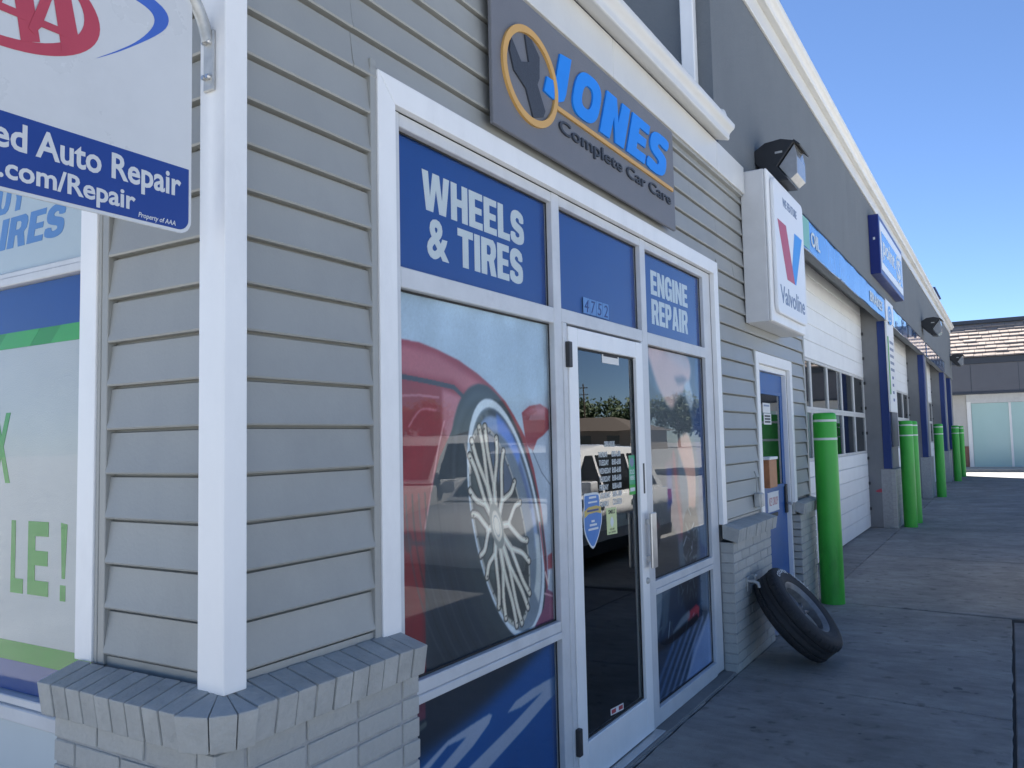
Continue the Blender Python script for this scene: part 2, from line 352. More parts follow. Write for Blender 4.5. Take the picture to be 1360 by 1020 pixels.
def board(fn, a, b, z, parent, clip=None):
    n = max(2, int(abs(b - a) / 0.22) + 1); m = MB(); ph = rnd.uniform(0, 6); K = len(PROF); v = []; f = []
    top = P + 0.004 if clip is None else clip - z
    for i in range(n + 1):
        u = a + (b - a) * i / n; wv = 0.0011 * math.sin(u * 5.3 + ph) + 0.0007 * math.sin(u * 13 + 2 * ph)
        for w, h in PROF:
            hh = min(h, top); v.append(fn(u, z + hh + (0.0006 * math.sin(u * 3 + ph) if h < .03 else 0), w + (wv if h < P * .9 else 0)))
    for i in range(n):
        for k in range(K): f.append([i * K + k, i * K + (k + 1) % K, (i + 1) * K + (k + 1) % K, (i + 1) * K + k])
    f += [list(range(K)), list(range(n * K, (n + 1) * K))]
    m.add(v, f); return m.build('siding_board', 'siding', parent, smooth=True)
fF = FX(-0.0215); fE = FL(1.4405)
for k in range(20):
    z = Z0 + k * P; clip = 3.515 if z + P > 3.515 else None
    if z > 3.5: break
    segs = []
    if z < 2.70: segs.append((1.468, 2.002))
    if z < 2.25: segs += [(5.742, 6.63), (7.955, 8.50)]
    elif z < 2.70: segs += [(5.742, 8.50)]
    if z >= 2.70:
        c1 = (1.92, 3.9, 5.2)[k % 3] if k != 14 else 1.92; c2 = (6.0, 5.75, 6.15)[k % 3]
        segs = [(1.468, c1), (c1 + 0.0015, c2), (c2 + 0.0015, 8.50)]
    for a, b in segs: board(fF, a, b, z, front_wall, clip)
    if z < 2.9: board(fE, -0.522, -0.072, z, end_wall, clip)
    else: board(fE, -9, -0.072, z, end_wall, clip)
    if z < 2.9: board(fE, -9, -2.60, z, end_wall, clip)
box('starter_strip', -0.045, -0.0165, 1.468, 2.03, 0.975, Z0 - 0.006, 'siding', front_wall, 0.001)
box('starter_strip', -0.045, -0.0165, 5.71, 6.66, 0.975, Z0 - 0.006, 'siding', front_wall, 0.001)
box('starter_strip', -0.60, -0.07, 1.4365, 1.462, 0.975, Z0 - 0.006, 'siding', end_wall, 0.001)
def chan(y0, y1, z0, z1): box('siding_channel', -0.045, -0.006, y0, y1, z0, z1, 'siding', front_wall, 0.002)
chan(2.000, 2.029, 0.985, 2.868); chan(5.711, 5.740, 0.985, 2.868); chan(6.632, 6.659, 0.985, 2.30); chan(7.931, 7.953, 0.985, 2.30); chan(8.50, 8.56, 0.985, 3.52)
chan(2.0, 5.74, 2.8405, 2.846); chan(1.464, 1.472, 0.985, 3.51)
for x0, x1 in ((-0.553, -0.5225), (-0.569, -0.5545)): box('siding_channel', x0, x1, 1.424 + (x0 + .569) * .1, 1.462, 0.99, 2.9, 'siding', end_wall, 0.002)
# corner post and trims
cp = [(-0.072, 1.4325), (-0.072, 1.4125), (-0.068, 1.395), (0.025, 1.395), (0.025, 1.462), (0.004, 1.466), (-0.010, 1.466), (-0.02, 1.45)]
MB().prism([(-0.074, 1.44), (-0.074, 1.393), (0.026, 1.393), (0.026, 1.466), (-0.02, 1.466), (-0.02, 1.44)], lambda u, v, w: (u, v, w), 0.988, 3.55).build('corner_post', 'white_trim', B, bevel=0.004)
def wtrim(pts): return poly('window_trim', pts, FX(-0.034), 0.034, 'white_trim', B, bevel=0.003)
wtrim([(2.03, 0.992), (2.12, 0.992), (2.12, 2.7495), (2.03, 2.8395)])
wtrim([(2.0305, 2.8405), (2.1205, 2.7505), (5.6195, 2.7505), (5.7095, 2.8405)])
wtrim([(5.62, 0.997), (5.71, 0.997), (5.71, 2.8395), (5.62, 2.7495)])
wt = poly('window_trim', [(-0.653, 0.995), (-0.5695, 0.995), (-0.5695, 2.75), (-0.653, 2.68)], FL(1.452), 0.034, 'white_trim', B, bevel=0.003)
poly('window_trim', [(-2.6, 2.76), (-0.57, 2.76), (-0.653, 2.69), (-2.52, 2.69)], FL(1.452), 0.034, 'white_trim', B, bevel=0.003)
poly('window_trim', [(-2.6, 0.995), (-2.52, 0.995), (-2.52, 2.68), (-2.6, 2.75)], FL(1.452), 0.034, 'white_trim', B, bevel=0.003)

# --- storefront glazing
SW_ = MB().box(-0.13, -0.075, 2.10, 2.145, 0.02, 2.76).box(-0.13, -0.075, 5.575, 5.63, 0.02, 2.76).box(-0.13, -0.075, 2.145, 5.575, 2.735, 2.76)
store = SW_.build('storefront_window', 'frame_alu', B)
def fr(name, y0, y1, z0, z1, x1=-0.03, x0=-0.105): return box(name, x0, x1, y0, y1, z0, z1, 'frame_alu', store, 0.003)
fr('mullion', 2.122, 2.176, 0.02, 2.748); fr('mullion', 3.279, 3.352, 0.012, 2.748); fr('mullion', 4.335, 4.410, 0.012, 2.748); fr('mullion', 5.465, 5.618, 0.02, 2.748, -0.034)
for a, b in ((2.177, 3.278), (3.353, 4.334), (4.411, 5.464)): fr('head_rail', a, b, 2.700, 2.747, -0.032)
fr('transom_bar', 2.177, 3.278, 2.136, 2.208, -0.031); fr('transom_bar', 3.353, 4.334, 2.150, 2.215, -0.031); fr('transom_bar', 4.411, 5.464, 2.142, 2.212, -0.031)
for a, b in ((2.177, 3.278), (4.411, 5.464)):
    fr('mid_rail', a, b, 0.722, 0.752, -0.028); fr('mid_rail', a, b, 0.7525, 0.798, -0.034); fr('bottom_rail', a, b, 0.012, 0.100, -0.031)
# black gaskets and panes
def pane(y0, y1, z0, z1, x=-0.062, m='glass'): 
    box('glass_pane', x - 0.006, x, y0, y1, z0, z1, m, store, 0)
    g = MB(); w = 0.007
    for a, b, c, d in ((y0, y1, z0, z0 + w), (y0, y1, z1 - w, z1), (y0, y0 + w, z0 + w, z1 - w), (y1 - w, y1, z0 + w, z1 - w)): g.box(x + 0.0005, x + 0.004, a, b, c, d)
    g.build('gasket', 'gasket', store)
LITES = dict(tl=(2.177, 3.278, 2.209, 2.699), tm=(3.353, 4.334, 2.216, 2.699), tr=(4.411, 5.464, 2.213, 2.699), ul=(2.177, 3.278, 0.799, 2.135), ll=(2.177, 3.278, 0.101, 0.721), ur=(4.411, 5.464, 0.799, 2.141), lr=(4.411, 5.464, 0.101, 0.721))
for k, v in LITES.items(): pane(*v)
for k in ('tl', 'tm', 'tr'):
    a, b, c, d = LITES[k]; box('window_graphic', -0.0745, -0.0705, a, b, c, d, 'print_blue', store, 0)
PX = FX(-0.0703)
HOLE = [(.37, .56), (.37, .82), (.55, .82), (.64, .76), (.64, .62), (.55, .56)]
GL = dict(
    H=(1, [(0, 0), (.35, 0), (.35, .4), (.65, .4), (.65, 0), (1, 0), (1, 1), (.65, 1), (.65, .6), (.35, .6), (.35, 1), (0, 1)]),
    E=(.86, [(0, 0), (1, 0), (1, .19), (.44, .19), (.44, .41), (.93, .41), (.93, .59), (.44, .59), (.44, .81), (1, .81), (1, 1), (0, 1)]),
    L=(.84, [(0, 0), (1, 0), (1, .2), (.45, .2), (.45, 1), (0, 1)]), I=(.37, [(0, 0), (1, 0), (1, 1), (0, 1)]),
    T=(.98, [(.31, 0), (.69, 0), (.69, .8), (1, .8), (1, 1), (0, 1), (0, .8), (.31, .8)]),
    W=(1.52, [(0, 1), (.14, 0), (.39, 0), (.5, .60), (.61, 0), (.86, 0), (1, 1), (.78, 1), (.72, .36), (.62, 1), (.38, 1), (.28, .36), (.22, 1)]),
    N=(1.04, [(0, 0), (.33, 0), (.33, .55), (.66, 0), (1, 0), (1, 1), (.67, 1), (.67, .45), (.34, 1), (0, 1)]),
    R=(1.03, [(0, 0), (.37, 0), (.37, .38), (.50, .38), (.63, 0), (1, 0), (.84, .44), (.97, .56), (1, .74), (.95, .90), (.80, 1), (0, 1), (0, .7)] + [HOLE[0]] + HOLE[:0:-1] + [HOLE[0], (0, .6999)]),
    P=(.96, [(0, 0), (.37, 0), (.37, .36), (.72, .36), (.92, .45), (1, .6), (1, .78), (.92, .93), (.75, 1), (0, 1), (0, .7)] + [HOLE[0]] + HOLE[:0:-1] + [HOLE[0], (0, .6999)]),
    A=(1.06, [(0, 0), (.33, 0), (.37, .19), (.63, .19), (.67, 0), (1, 0), (.70, 1), (.5001, 1), (.5001, .76), (.57, .38), (.43, .38), (.4999, .76), (.4999, 1), (.30, 1)]),
    G=(1.04, [(1, .54), (.54, .54), (.54, .37), (.65, .37), (.65, .25), (.58, .18), (.45, .18), (.37, .27), (.37, .73), (.45, .82), (.57, .82), (.65, .74), (.65, .66), (1, .66), (.97, .82), (.84, .96), (.65, 1.01), (.38, 1.01), (.15, .94), (.02, .8), (0, .65), (0, .35), (.03, .18), (.15, .05), (.35, -.01), (.58, 0), (.71, .09), (.77, 0), (1, 0)]),
    S=(.98, smooth_pts([((y - 4.292) / .283, (z - 3.138) / .261) for y, z in [(4.298, 3.160), (4.40, 3.138), (4.50, 3.142), (4.562, 3.168), (4.575, 3.22), (4.555, 3.270), (4.49, 3.292), (4.42, 3.306), (4.395, 3.326), (4.43, 3.345), (4.47, 3.335), (4.478, 3.315), (4.565, 3.315), (4.55, 3.375), (4.45, 3.402), (4.36, 3.395), (4.302, 3.362), (4.292, 3.305), (4.325, 3.262), (4.40, 3.240), (4.47, 3.224), (4.47, 3.200), (4.42, 3.190), (4.385, 3.205), (4.38, 3.222), (4.292, 3.222)]], 2)))
GL['U'] = (1.02, [(.0, 1), (0, .3), (.06, .1), (.25, 0), (.75, 0), (.94, .1), (1, .3), (1, 1), (.65, 1), (.65, .3), (.58, .19), (.42, .19), (.35, .3), (.35, 1)]); GL['Y'] = (1.06, [(0, 1), (.33, .38), (.33, 0), (.67, 0), (.67, .38), (1, 1), (.66, 1), (.5, .62), (.34, 1)])
HOLES = dict(R=HOLE, P=HOLE, A=[(.43, .38), (.57, .38), (.5, .76)])
GL['R'] = (1.03, [(0, 0), (.37, 0), (.37, .38), (.50, .38), (.63, 0), (1, 0), (.84, .44), (.97, .56), (1, .74), (.95, .90), (.80, 1), (0, 1)]); GL['P'] = (.96, [(0, 0), (.37, 0), (.37, .36), (.72, .36), (.92, .45), (1, .6), (1, .78), (.92, .93), (.75, 1), (0, 1)]); GL['A'] = (1.06, [(0, 0), (.33, 0), (.37, .19), (.63, .19), (.67, 0), (1, 0), (.70, 1), (.30, 1)])
def holed(name, loops, fn, t, m, parent):
    bm = bmesh.new(); es = []
    for lp in loops:
        vs_ = [bm.verts.new(fn(a, b, t)) for a, b in lp]; es += [bm.edges.new((vs_[i], vs_[(i + 1) % len(vs_)])) for i in range(len(vs_))]
    bmesh.ops.triangle_fill(bm, use_beauty=True, edges=es); n0 = Vector(fn(0, 0, 1)) - Vector(fn(0, 0, 0))
    for f_ in bm.faces:
        if f_.normal.dot(n0) < 0: f_.normal_flip()
    r_ = bmesh.ops.extrude_face_region(bm, geom=list(bm.faces))
    bmesh.ops.translate(bm, vec=n0 * -t, verts=[e for e in r_['geom'] if isinstance(e, bmesh.types.BMVert)])
    bmesh.ops.recalc_face_normals(bm, faces=bm.faces); d = bpy.data.meshes.new(name); bm.to_mesh(d); bm.free(); d.materials.append(M[m]); return link(name, d, parent)
def condensed(word, fn, u0, u1, v0, v1, m, parent, gap=.09, shear=0.0):
    tot = sum(GL[c][0] if c in GL else .5 for c in word) + gap * (len(word) - 1); k = (u1 - u0) / tot; u = u0
    for c in word:
        w = GL[c][0] * k; mp = lambda L_: [(u + a * w + b * (v1 - v0) * shear, v0 + b * (v1 - v0)) for a, b in L_]
        holed('letter', [mp(GL[c][1])] + ([mp(HOLES[c])] if c in HOLES else []), fn, .001, m, parent); u += w + gap * k
condensed('WHEELS', PX, 2.352, 3.088, 2.458, 2.606, 'print_white', store); condensed('TIRES', PX, 2.575, 3.072, 2.283, 2.434, 'print_white', store)
text('letter', '&', PX, 2.378, 2.515, 2.281, 2.434, 'print_white', store, off=.03)
condensed('ENGINE', PX, 4.588, 5.240, 2.463, 2.611, 'print_white', store); condensed('REPAIR', PX, 4.588, 5.230, 2.284, 2.436, 'print_white', store)
for i, ch in enumerate('4752'):
    box('number_tile', -0.061, -0.0597, 3.645 + i * .076, 3.718 + i * .076, 2.232, 2.312, 'print_mid', store, 0)
    text('house_number', ch, FX(-0.0595), 3.658 + i * .076, 3.706 + i * .076, 2.240, 2.304, 'navy_paint', store, t=.0008, off=0.0, shear=.15)

# --- printed pictures behind the glass (paint held as colour on the film)
class Cv:
    def __init__(s, y0, y1, z0, z1, res=0.004):
        s.e = (y0, y1, z0, z1); s.nx = int((y1 - y0) / res) + 1; s.ny = int((z1 - z0) / res) + 1
        u = np.linspace(y0, y1, s.nx * 2); v = np.linspace(z0, z1, s.ny * 2); s.U, s.V = np.meshgrid(u, v); s.c = np.zeros(s.U.shape + (3,))
    def blur(s, a, r):
        r = int(r)
        if r < 1: return a
        for ax in (0, 1):
            for _ in range(2):
                p = np.pad(a, [(r + 1, r) if i == ax else (0, 0) for i in range(2)], mode='edge'); cs = np.cumsum(p, axis=ax)
                n = a.shape[ax]; a = (np.take(cs, np.arange(2 * r + 1, 2 * r + 1 + n), ax) - np.take(cs, np.arange(0, n), ax)) / (2 * r + 1)
        return a
    def put(s, m, col, a=1.0, soft=0):
        m = s.blur(m.astype(float), soft) * a; s.c += (np.array(col, float) - s.c) * m[..., None]
    def poly(s, pts, col, a=1.0, soft=0, sm=0):
        if sm: pts = smooth_pts(pts, sm)
        m = np.zeros(s.U.shape, bool); n = len(pts)
        for i in range(n):
            (x1, y1), (x2, y2) = pts[i], pts[(i + 1) % n]
            if y1 == y2: continue
            c = ((y1 > s.V) != (y2 > s.V)) & (s.U < (x2 - x1) * (s.V - y1) / (y2 - y1) + x1); m ^= c
        s.put(m, col, a, soft)
    def ab(s, E):
        c, a, b, d = E; n = (-d[1], d[0]); p = ((s.U - c[0]) * d[0] + (s.V - c[1]) * d[1]) / a; q = ((s.U - c[0]) * n[0] + (s.V - c[1]) * n[1]) / b
        return p, q
    def ell(s, E, col, a=1.0, soft=0, r0=0.0, r1=1.0, ang=None):
        p, q = s.ab(E); r = np.hypot(p, q); m = (r >= r0) & (r <= r1)
        if ang: t = np.degrees(np.arctan2(q, p)) % 360; m &= ((t - ang[0]) % 360) <= ((ang[1] - ang[0]) % 360)
        s.put(m, col, a, soft)
    def line(s, pts, w, col, a=1.0, soft=0):
        d = np.full(s.U.shape, 9.0)
        for (x1, y1), (x2, y2) in zip(pts, pts[1:]):
            L = (x2 - x1) ** 2 + (y2 - y1) ** 2 + 1e-12; t = np.clip(((s.U - x1) * (x2 - x1) + (s.V - y1) * (y2 - y1)) / L, 0, 1)
            d = np.minimum(d, np.hypot(s.U - x1 - t * (x2 - x1), s.V - y1 - t * (y2 - y1)))
        s.put(d < w / 2, col, a, soft)
    def mesh(s, name, x, parent):
        c = s.c.reshape(s.ny, 2, s.nx, 2, 3).mean((1, 3)).reshape(-1, 3) / 255.0
        c = np.where(c <= .04045, c / 12.92, ((np.maximum(c, 0) + .055) / 1.055) ** 2.4) / np.array(ILL); c = np.clip(c, .003, .85)
        y0, y1, z0, z1 = s.e; U, V = np.meshgrid(np.linspace(y0, y1, s.nx), np.linspace(z0, z1, s.ny)); n = s.nx * s.ny
        co = np.stack([np.full(n, x), U.ravel(), V.ravel()], 1)
        i = np.arange(n).reshape(s.ny, s.nx); q = np.stack([i[:-1, :-1], i[:-1, 1:], i[1:, 1:], i[1:, :-1]], -1).reshape(-1, 4)
        d = bpy.data.meshes.new(name); d.vertices.add(n); d.vertices.foreach_set('co', co.ravel())
        d.loops.add(q.size); d.loops.foreach_set('vertex_index', q.ravel().astype(np.int32)); d.polygons.add(len(q)); d.polygons.foreach_set('loop_start', np.arange(0, q.size, 4, dtype=np.int32))
        d.update(calc_edges=True); d.materials.append(M['print'])
        at = d.color_attributes.new('print', 'FLOAT_COLOR', 'POINT'); at.data.foreach_set('color', np.concatenate([c, np.ones((n, 1))], 1).ravel().astype(np.float32))
        return link(name, d, parent)
def grain(cv, amt, seed=1):
    r = np.random.RandomState(seed); n = r.rand(*cv.U.shape); cv.c *= (1 + amt * (cv.blur(n, 1) - .5))[..., None]
    b = cv.blur(r.rand(*cv.U.shape), 22); b = (b - b.mean()) / b.std(); cv.c *= (1 + amt * .12 * b)[..., None]
# left picture: red car with a big wheel
cv = Cv(*LITES['ul'])
cv.c[:] = (138, 166, 200); t = np.clip((cv.V - 1.4) / .75, 0, 1)[..., None]; cv.c = cv.c * (1 - t) + np.array((140, 168, 202)) * t
cv.poly([(3.05, 1.75), (3.28, 1.8), (3.28, .8), (3.15, .8), (3.2, 1.25)], (138, 158, 190), .8, 10)
FEN = [(2.17, 1.966), (2.329, 1.961), (2.431, 1.945), (2.57, 1.915), (2.697, 1.872), (2.81, 1.822), (2.904, 1.768), (2.977, 1.705), (3.06, 1.62), (3.13, 1.48), (3.19, 1.30), (3.225, 1.10), (3.23, .95), (3.10, .8), (2.17, .8)]
cv.poly(FEN, (118, 44, 58), 1, 1)
cv.poly([(2.17, 1.95), (2.42, 1.93), (2.62, 1.87), (2.76, 1.82), (2.60, 1.80), (2.53, 1.835), (2.17, 1.85)], (146, 92, 110), .8, 5)
cv.poly([(2.17, 1.835), (2.37, 1.825), (2.536, 1.81), (2.597, 1.777), (2.54, 1.66), (2.46, 1.55), (2.40, 1.30), (2.17, 1.25)], (114, 34, 48), 1, 2)
cv.poly([(2.46, 1.80), (2.59, 1.775), (2.53, 1.65), (2.50, 1.60), (2.46, 1.66)], (160, 116, 140), .75, 4)
cv.line([(2.17, 1.837), (2.371, 1.824), (2.536, 1.81), (2.597, 1.777)], .018, (42, 48, 66), 1)
cv.line([(2.19, 1.765), (2.32, 1.772), (2.44, 1.768)], .006, (176, 150, 176), .7, 1)
cv.line(smooth_pts([(2.26, 1.66), (2.33, 1.72), (2.42, 1.72)], 6, False), .007, (176, 140, 168), .6, 1)
cv.poly([(2.34, 1.35), (2.44, 1.55), (2.53, 1.66), (2.60, 1.78), (2.70, 1.83), (2.77, 1.825), (2.86, 1.775), (2.95, 1.70), (3.03, 1.60), (3.12, 1.42), (3.18, 1.2), (3.21, .95), (3.05, .8), (2.34, .8)], (38, 52, 66), 1, 1)
cv.poly([(2.17, .8), (2.338, .8), (2.345, 1.30), (2.40, 1.46), (2.30, 1.40), (2.17, 1.33)], (96, 20, 34), 1, 1)
cv.poly([(2.35, 1.62), (2.42, 1.64), (2.40, 1.5), (2.37, 1.4), (2.33, 1.3), (2.31, 1.35)], (112, 40, 52), .9, 2)
cv.line([(2.345, 1.30), (2.43, 1.58), (2.47, 1.68)], .008, (188, 156, 176), .7, 1)
cv.line([(2.20, 1.30), (2.28, 1.255), (2.40, 1.24), (2.55, 1.262)], .014, (40, 40, 56), .8, 2)
cv.ell(((2.25, 1.262), .035, .022, (0, 1)), (60, 30, 40), .9, 1)
cv.poly([(2.345, .8), (2.345, 1.2), (2.50, 1.28), (2.62, 1.0), (2.8, .8)], (22, 34, 52), .9, 10)
TY = ((2.86, 1.255), .60, .315, (.340, -.940))
cv.ell(TY, (34, 46, 60), 1, 2, .86, 1.0); cv.ell(TY, (58, 74, 92), .5, 4, .90, .96, (90, 250))
for k in range(7):
    cv.ell(((2.80 - .018 * k, 1.235), .60 + .012 * k, .30 + .020 * k, (.340, -.940)), (16, 24, 36) if k % 2 else (46, 58, 72), .8, 1, .985, 1.0, (240, 340))
RO = ((2.909, 1.271), .527, .248, (.340, -.940)); RI = ((2.852, 1.251), .44, .177, (.345, -.938))
cv.ell(RO, (92, 112, 138), 1, 1); cv.ell(RO, (170, 192, 220), 1, 1, .93, 1.0); cv.ell(RO, (52, 66, 84), .9, 2, .86, .92, (60, 230)); cv.ell(RO, (120, 150, 205), .8, 3, .74, .86, (60, 200))
cv.ell(RO, (78, 118, 205), .8, 3, .74, .90, (118, 160)); cv.ell(RO, (56, 78, 128), .7, 3, .72, .82, (86, 118)); cv.ell(RO, (165, 182, 200), .9, 2, .76, .90, (25, 70))
cv.ell(RI, (48, 56, 62), 1, 1); cv.ell(RI, (150, 160, 168), 1, 1, .95, 1.0); cv.ell(RI, (70, 84, 92), .8, 6, .45, .9, (200, 300)); cv.ell(RI, (96, 120, 172), .5, 5, .5, .95, (110, 180))
for k in range(24):
    a = 2 * math.pi * k / 24
def rp(r, a): c, A, b, d = RI; h = (2.820, 1.262); x = math.cos(a) * r; y = math.sin(a) * r; k = 1 - r; return (c[0] * (1 - k) + h[0] * k + A * x * d[0] - b * y * d[1], c[1] * (1 - k) + h[1] * k + A * x * d[1] + b * y * d[0])
for w, c_ in ((1.55, (44, 50, 54)), (1.0, (164, 168, 172)), (.35, (198, 202, 206))):
    for k in range(10):
        a = 2 * math.pi * (k + .3) / 10
        cv.line([rp(.14, a), rp(.44, a)], .030 * w, c_)
        for sg in (-1, 1): cv.line(smooth_pts([rp(.40, a), rp(.56, a + sg * .13), rp(.78, a + sg * .215), rp(.99, a + sg * .20)], 6, False), .023 * w, c_)
for k in range(30):
    a = 2 * math.pi * k / 30; p = rp(.965, a); cv.ell((p, .006, .004, (1, 0)), (60, 66, 70), .9)
HB = ((2.820, 1.262), .066, .030, (.34, -.94)); cv.ell(HB, (118, 126, 130), 1, 1, 0, 1.5); cv.ell(HB, (172, 178, 182), 1); cv.ell(HB, (128, 140, 150), 1, 0, .0, .72); cv.ell(HB, (176, 182, 186), 1, 0, 0, .6)
MI = [(3.037, 1.723), (3.10, 1.752), (3.2, 1.765), (3.279, 1.74), (3.279, 1.655), (3.22, 1.625), (3.166, 1.606), (3.13, 1.56), (3.085, 1.575), (3.064, 1.607), (3.05, 1.665)]
cv.poly(MI, (116, 42, 60), 1, 1); cv.poly([(3.05, 1.72), (3.12, 1.75), (3.26, 1.75), (3.27, 1.72), (3.1, 1.715)], (150, 92, 112), .8, 4)
cv.line([(3.12, 1.56), (3.2, 1.46), (3.28, 1.40)], .006, (70, 84, 110), .9); cv.line([(3.17, 1.24), (3.21, 1.05), (3.22, .97)], .012, (130, 60, 76), .9, 1)
cv.poly([(3.235, 1.09), (3.28, 1.10), (3.28, 1.03), (3.235, 1.03)], (120, 50, 66), .9, 1); cv.poly([(3.215, .95), (3.28, .92), (3.28, .8), (3.10, .8), (3.19, .87)], (104, 62, 96), 1, 1)
cv.line([(3.21, 1.02), (3.235, .965), (3.25, 1.02)], .012, (190, 200, 214), .8, 1); cv.line([(3.2, .93), (3.28, .905)], .008, (180, 160, 180), .8)
grain(cv, .20, 3); cv.mesh('window_graphic', -0.0715, store)
# lower left picture: blue with pale swooshes
cv = Cv(*LITES['ll']); cv.c[:] = (2, 66, 138)
cv.poly([(2.17, .73), (3.25, .73), (2.974, .647), (2.662, .575), (2.437, .54), (2.17, .5)], (10, 26, 48), 1, 14); cv.poly([(2.17, .73), (2.335, .73), (2.334, .645), (2.17, .65)], (72, 36, 62), 1, 1)
for pts in ([(2.868, .51), (2.937, .539), (3.069, .552), (3.29, .556), (3.293, .481), (3.205, .465), (2.996, .41), (2.728, .346), (2.3, .20), (2.17, .13), (2.17, .22), (2.593, .392), (2.912, .456), (3.16, .516), (2.978, .503)], [(2.759, .535), (2.734, .509), (2.622, .46), (2.499, .424), (2.17, .33), (2.17, .40), (2.418, .452), (2.579, .507), (2.46, .512), (2.356, .473), (2.17, .43), (2.17, .45), (2.315, .487), (2.461, .53), (2.606, .540), (2.736, .546)]): cv.poly(pts, (122, 142, 180), 1, 1)
cv.line([(2.2, .602), (2.33, .626)], .02, (70, 84, 92), .8, 1); cv.poly([(3.23, .73), (3.28, .73), (3.28, .1), (3.25, .1)], (0, 46, 104), .6, 5)
grain(cv, .12, 4); cv.mesh('window_graphic', -0.0715, store)
# right picture: mechanic in a dark shirt bending over an engine
cv = Cv(*LITES['ur'], res=.005); cv.c[:] = (66, 84, 104)
cv.poly([(4.4, 2.15), (4.60, 2.15), (4.62, 1.9), (4.52, 1.75), (4.4, 1.8)], (62, 78, 96), 1, 8)
cv.poly([(5.18, 2.15), (5.47, 2.15), (5.47, .8), (5.30, .8), (5.36, 1.4), (5.26, 1.65), (5.24, 1.9)], (40, 68, 110), 1, 10); cv.poly([(5.2, 2.15), (5.36, 2.15), (5.33, 1.75), (5.22, 1.8)], (56, 70, 92), .9, 8)
cv.poly([(4.50, 2.13), (4.70, 2.15), (5.0, 2.15), (5.20, 2.13), (5.26, 2.05), (5.22, 1.97), (5.10, 1.90), (5.06, 1.80), (4.95, 1.76), (4.80, 1.80), (4.66, 1.90), (4.56, 2.02)], (150, 138, 144), 1, 7, 5)
cv.poly([(4.75, 2.15), (5.18, 2.14), (5.24, 2.05), (5.05, 2.06), (4.85, 2.10)], (138, 138, 152), .8, 10); cv.poly([(4.93, 1.98), (5.10, 2.0), (5.20, 1.98), (5.12, 1.95), (5.0, 1.94)], (86, 88, 104), .8, 5)
cv.poly([(4.90, 1.88), (5.08, 1.88), (5.04, 1.80), (4.93, 1.78)], (104, 102, 116), .7, 6); cv.poly([(5.12, 1.95), (5.22, 1.98), (5.30, 1.85), (5.24, 1.78), (5.14, 1.86)], (132, 146, 168), .9, 5)
cv.poly([(4.41, 1.95), (4.56, 1.90), (4.72, 1.84), (4.868, 1.775), (5.05, 1.88), (5.15, 1.82), (5.24, 1.70), (5.18, 1.63), (4.99, 1.56), (4.92, 1.30), (4.80, 1.0), (4.41, .95)], (50, 60, 72), 1, 6, 4)
cv.poly([(4.95, 1.57), (5.15, 1.63), (5.25, 1.50), (5.28, 1.30), (5.24, 1.12), (5.13, 1.10), (5.11, 1.32), (5.02, 1.45)], (152, 126, 122), 1, 4, 4)
cv.poly([(4.72, 1.45), (4.92, 1.50), (4.99, 1.2), (5.02, .98), (4.92, .95), (4.80, 1.1)], (84, 62, 84), .9, 7); cv.poly([(4.75, 1.42), (4.84, 1.42), (4.84, 1.2), (4.74, 1.16)], (44, 70, 130), .8, 6); cv.line([(4.88, 1.5), (4.92, 1.25), (5.0, 1.0)], .05, (120, 50, 64), .7, 5)
cv.poly([(4.41, 1.08), (4.60, 1.12), (4.62, .98), (4.50, .8), (4.41, .8)], (92, 62, 70), .9, 8); cv.poly([(4.5, 1.05), (4.75, 1.10), (4.9, 1.0), (4.92, .8), (4.48, .8)], (22, 30, 44), 1, 6)
cv.poly([(5.12, 1.14), (5.26, 1.14), (5.3, 1.02), (5.15, 1.0)], (40, 46, 58), 1, 4)
r = np.random.RandomState(5)
cv.ell(((5.13, .95), .14, .20, (1, 0)), (30, 40, 54), 1, 3)
for k in range(26):
    a = r.uniform(0, 6.28); R_ = r.uniform(.05, .17); y, z = 5.13 + R_ * math.cos(a), .95 + R_ * math.sin(a); cv.line([(y, z), (y + r.uniform(-.07, .07), z + r.uniform(-.05, .05))], r.uniform(.005, .02), tuple(np.array((120, 134, 150)) * r.uniform(.5, 1.2)), .8, 1)
cv.poly([(5.3, 1.15), (5.46, 1.2), (5.46, .85), (5.34, .9)], (96, 112, 132), .7, 5)
cv.c = np.clip((cv.c - 74) * 1.35 + 62, 6, 255); grain(cv, .15, 6); cv.mesh('window_graphic', -0.0715, store)
# lower right picture: engine parts fading to pale grey
cv = Cv(*LITES['lr'], res=.005); cv.c[:] = (34, 52, 78)
cv.poly([(4.41, .72), (4.62, .72), (4.60, .60), (4.52, .45), (4.41, .42)], (88, 106, 128), 1, 4); cv.poly([(4.62, .72), (4.75, .72), (4.68, .5), (4.58, .45)], (60, 78, 100), 1, 4)
cv.poly([(5.15, .72), (5.25, .72), (5.22, .52), (5.05, .46), (4.95, .6), (4.85, .72)], (26, 38, 58), 1, 5)
cv.poly([(5.47, .42), (5.30, .36), (5.12, .28), (4.98, .10), (5.47, .10)], (104, 128, 172), 1, 8); cv.poly([(5.3, .72), (5.46, .72), (5.46, .45), (5.28, .5)], (70, 92, 120), 1, 6)
for k in range(6):
    y = 4.44 + k * .12; cv.line([(y - .1, .08), (y + .12, .24), (y + .4, .42)], .03, (70 + 12 * k, 98 + 10 * k, 142 + 8 * k), .75, 4)
cv.poly([(5.02, .50), (5.20, .53), (5.26, .50), (5.24, .44), (5.04, .43)], (120, 52, 72), 1, 2); cv.line([(4.78, .42), (4.92, .47), (5.05, .49)], .05, (92, 108, 128), .9, 2); cv.line([(4.45, .40), (4.7, .40), (5.2, .44)], .05, (18, 26, 40), .9, 3)
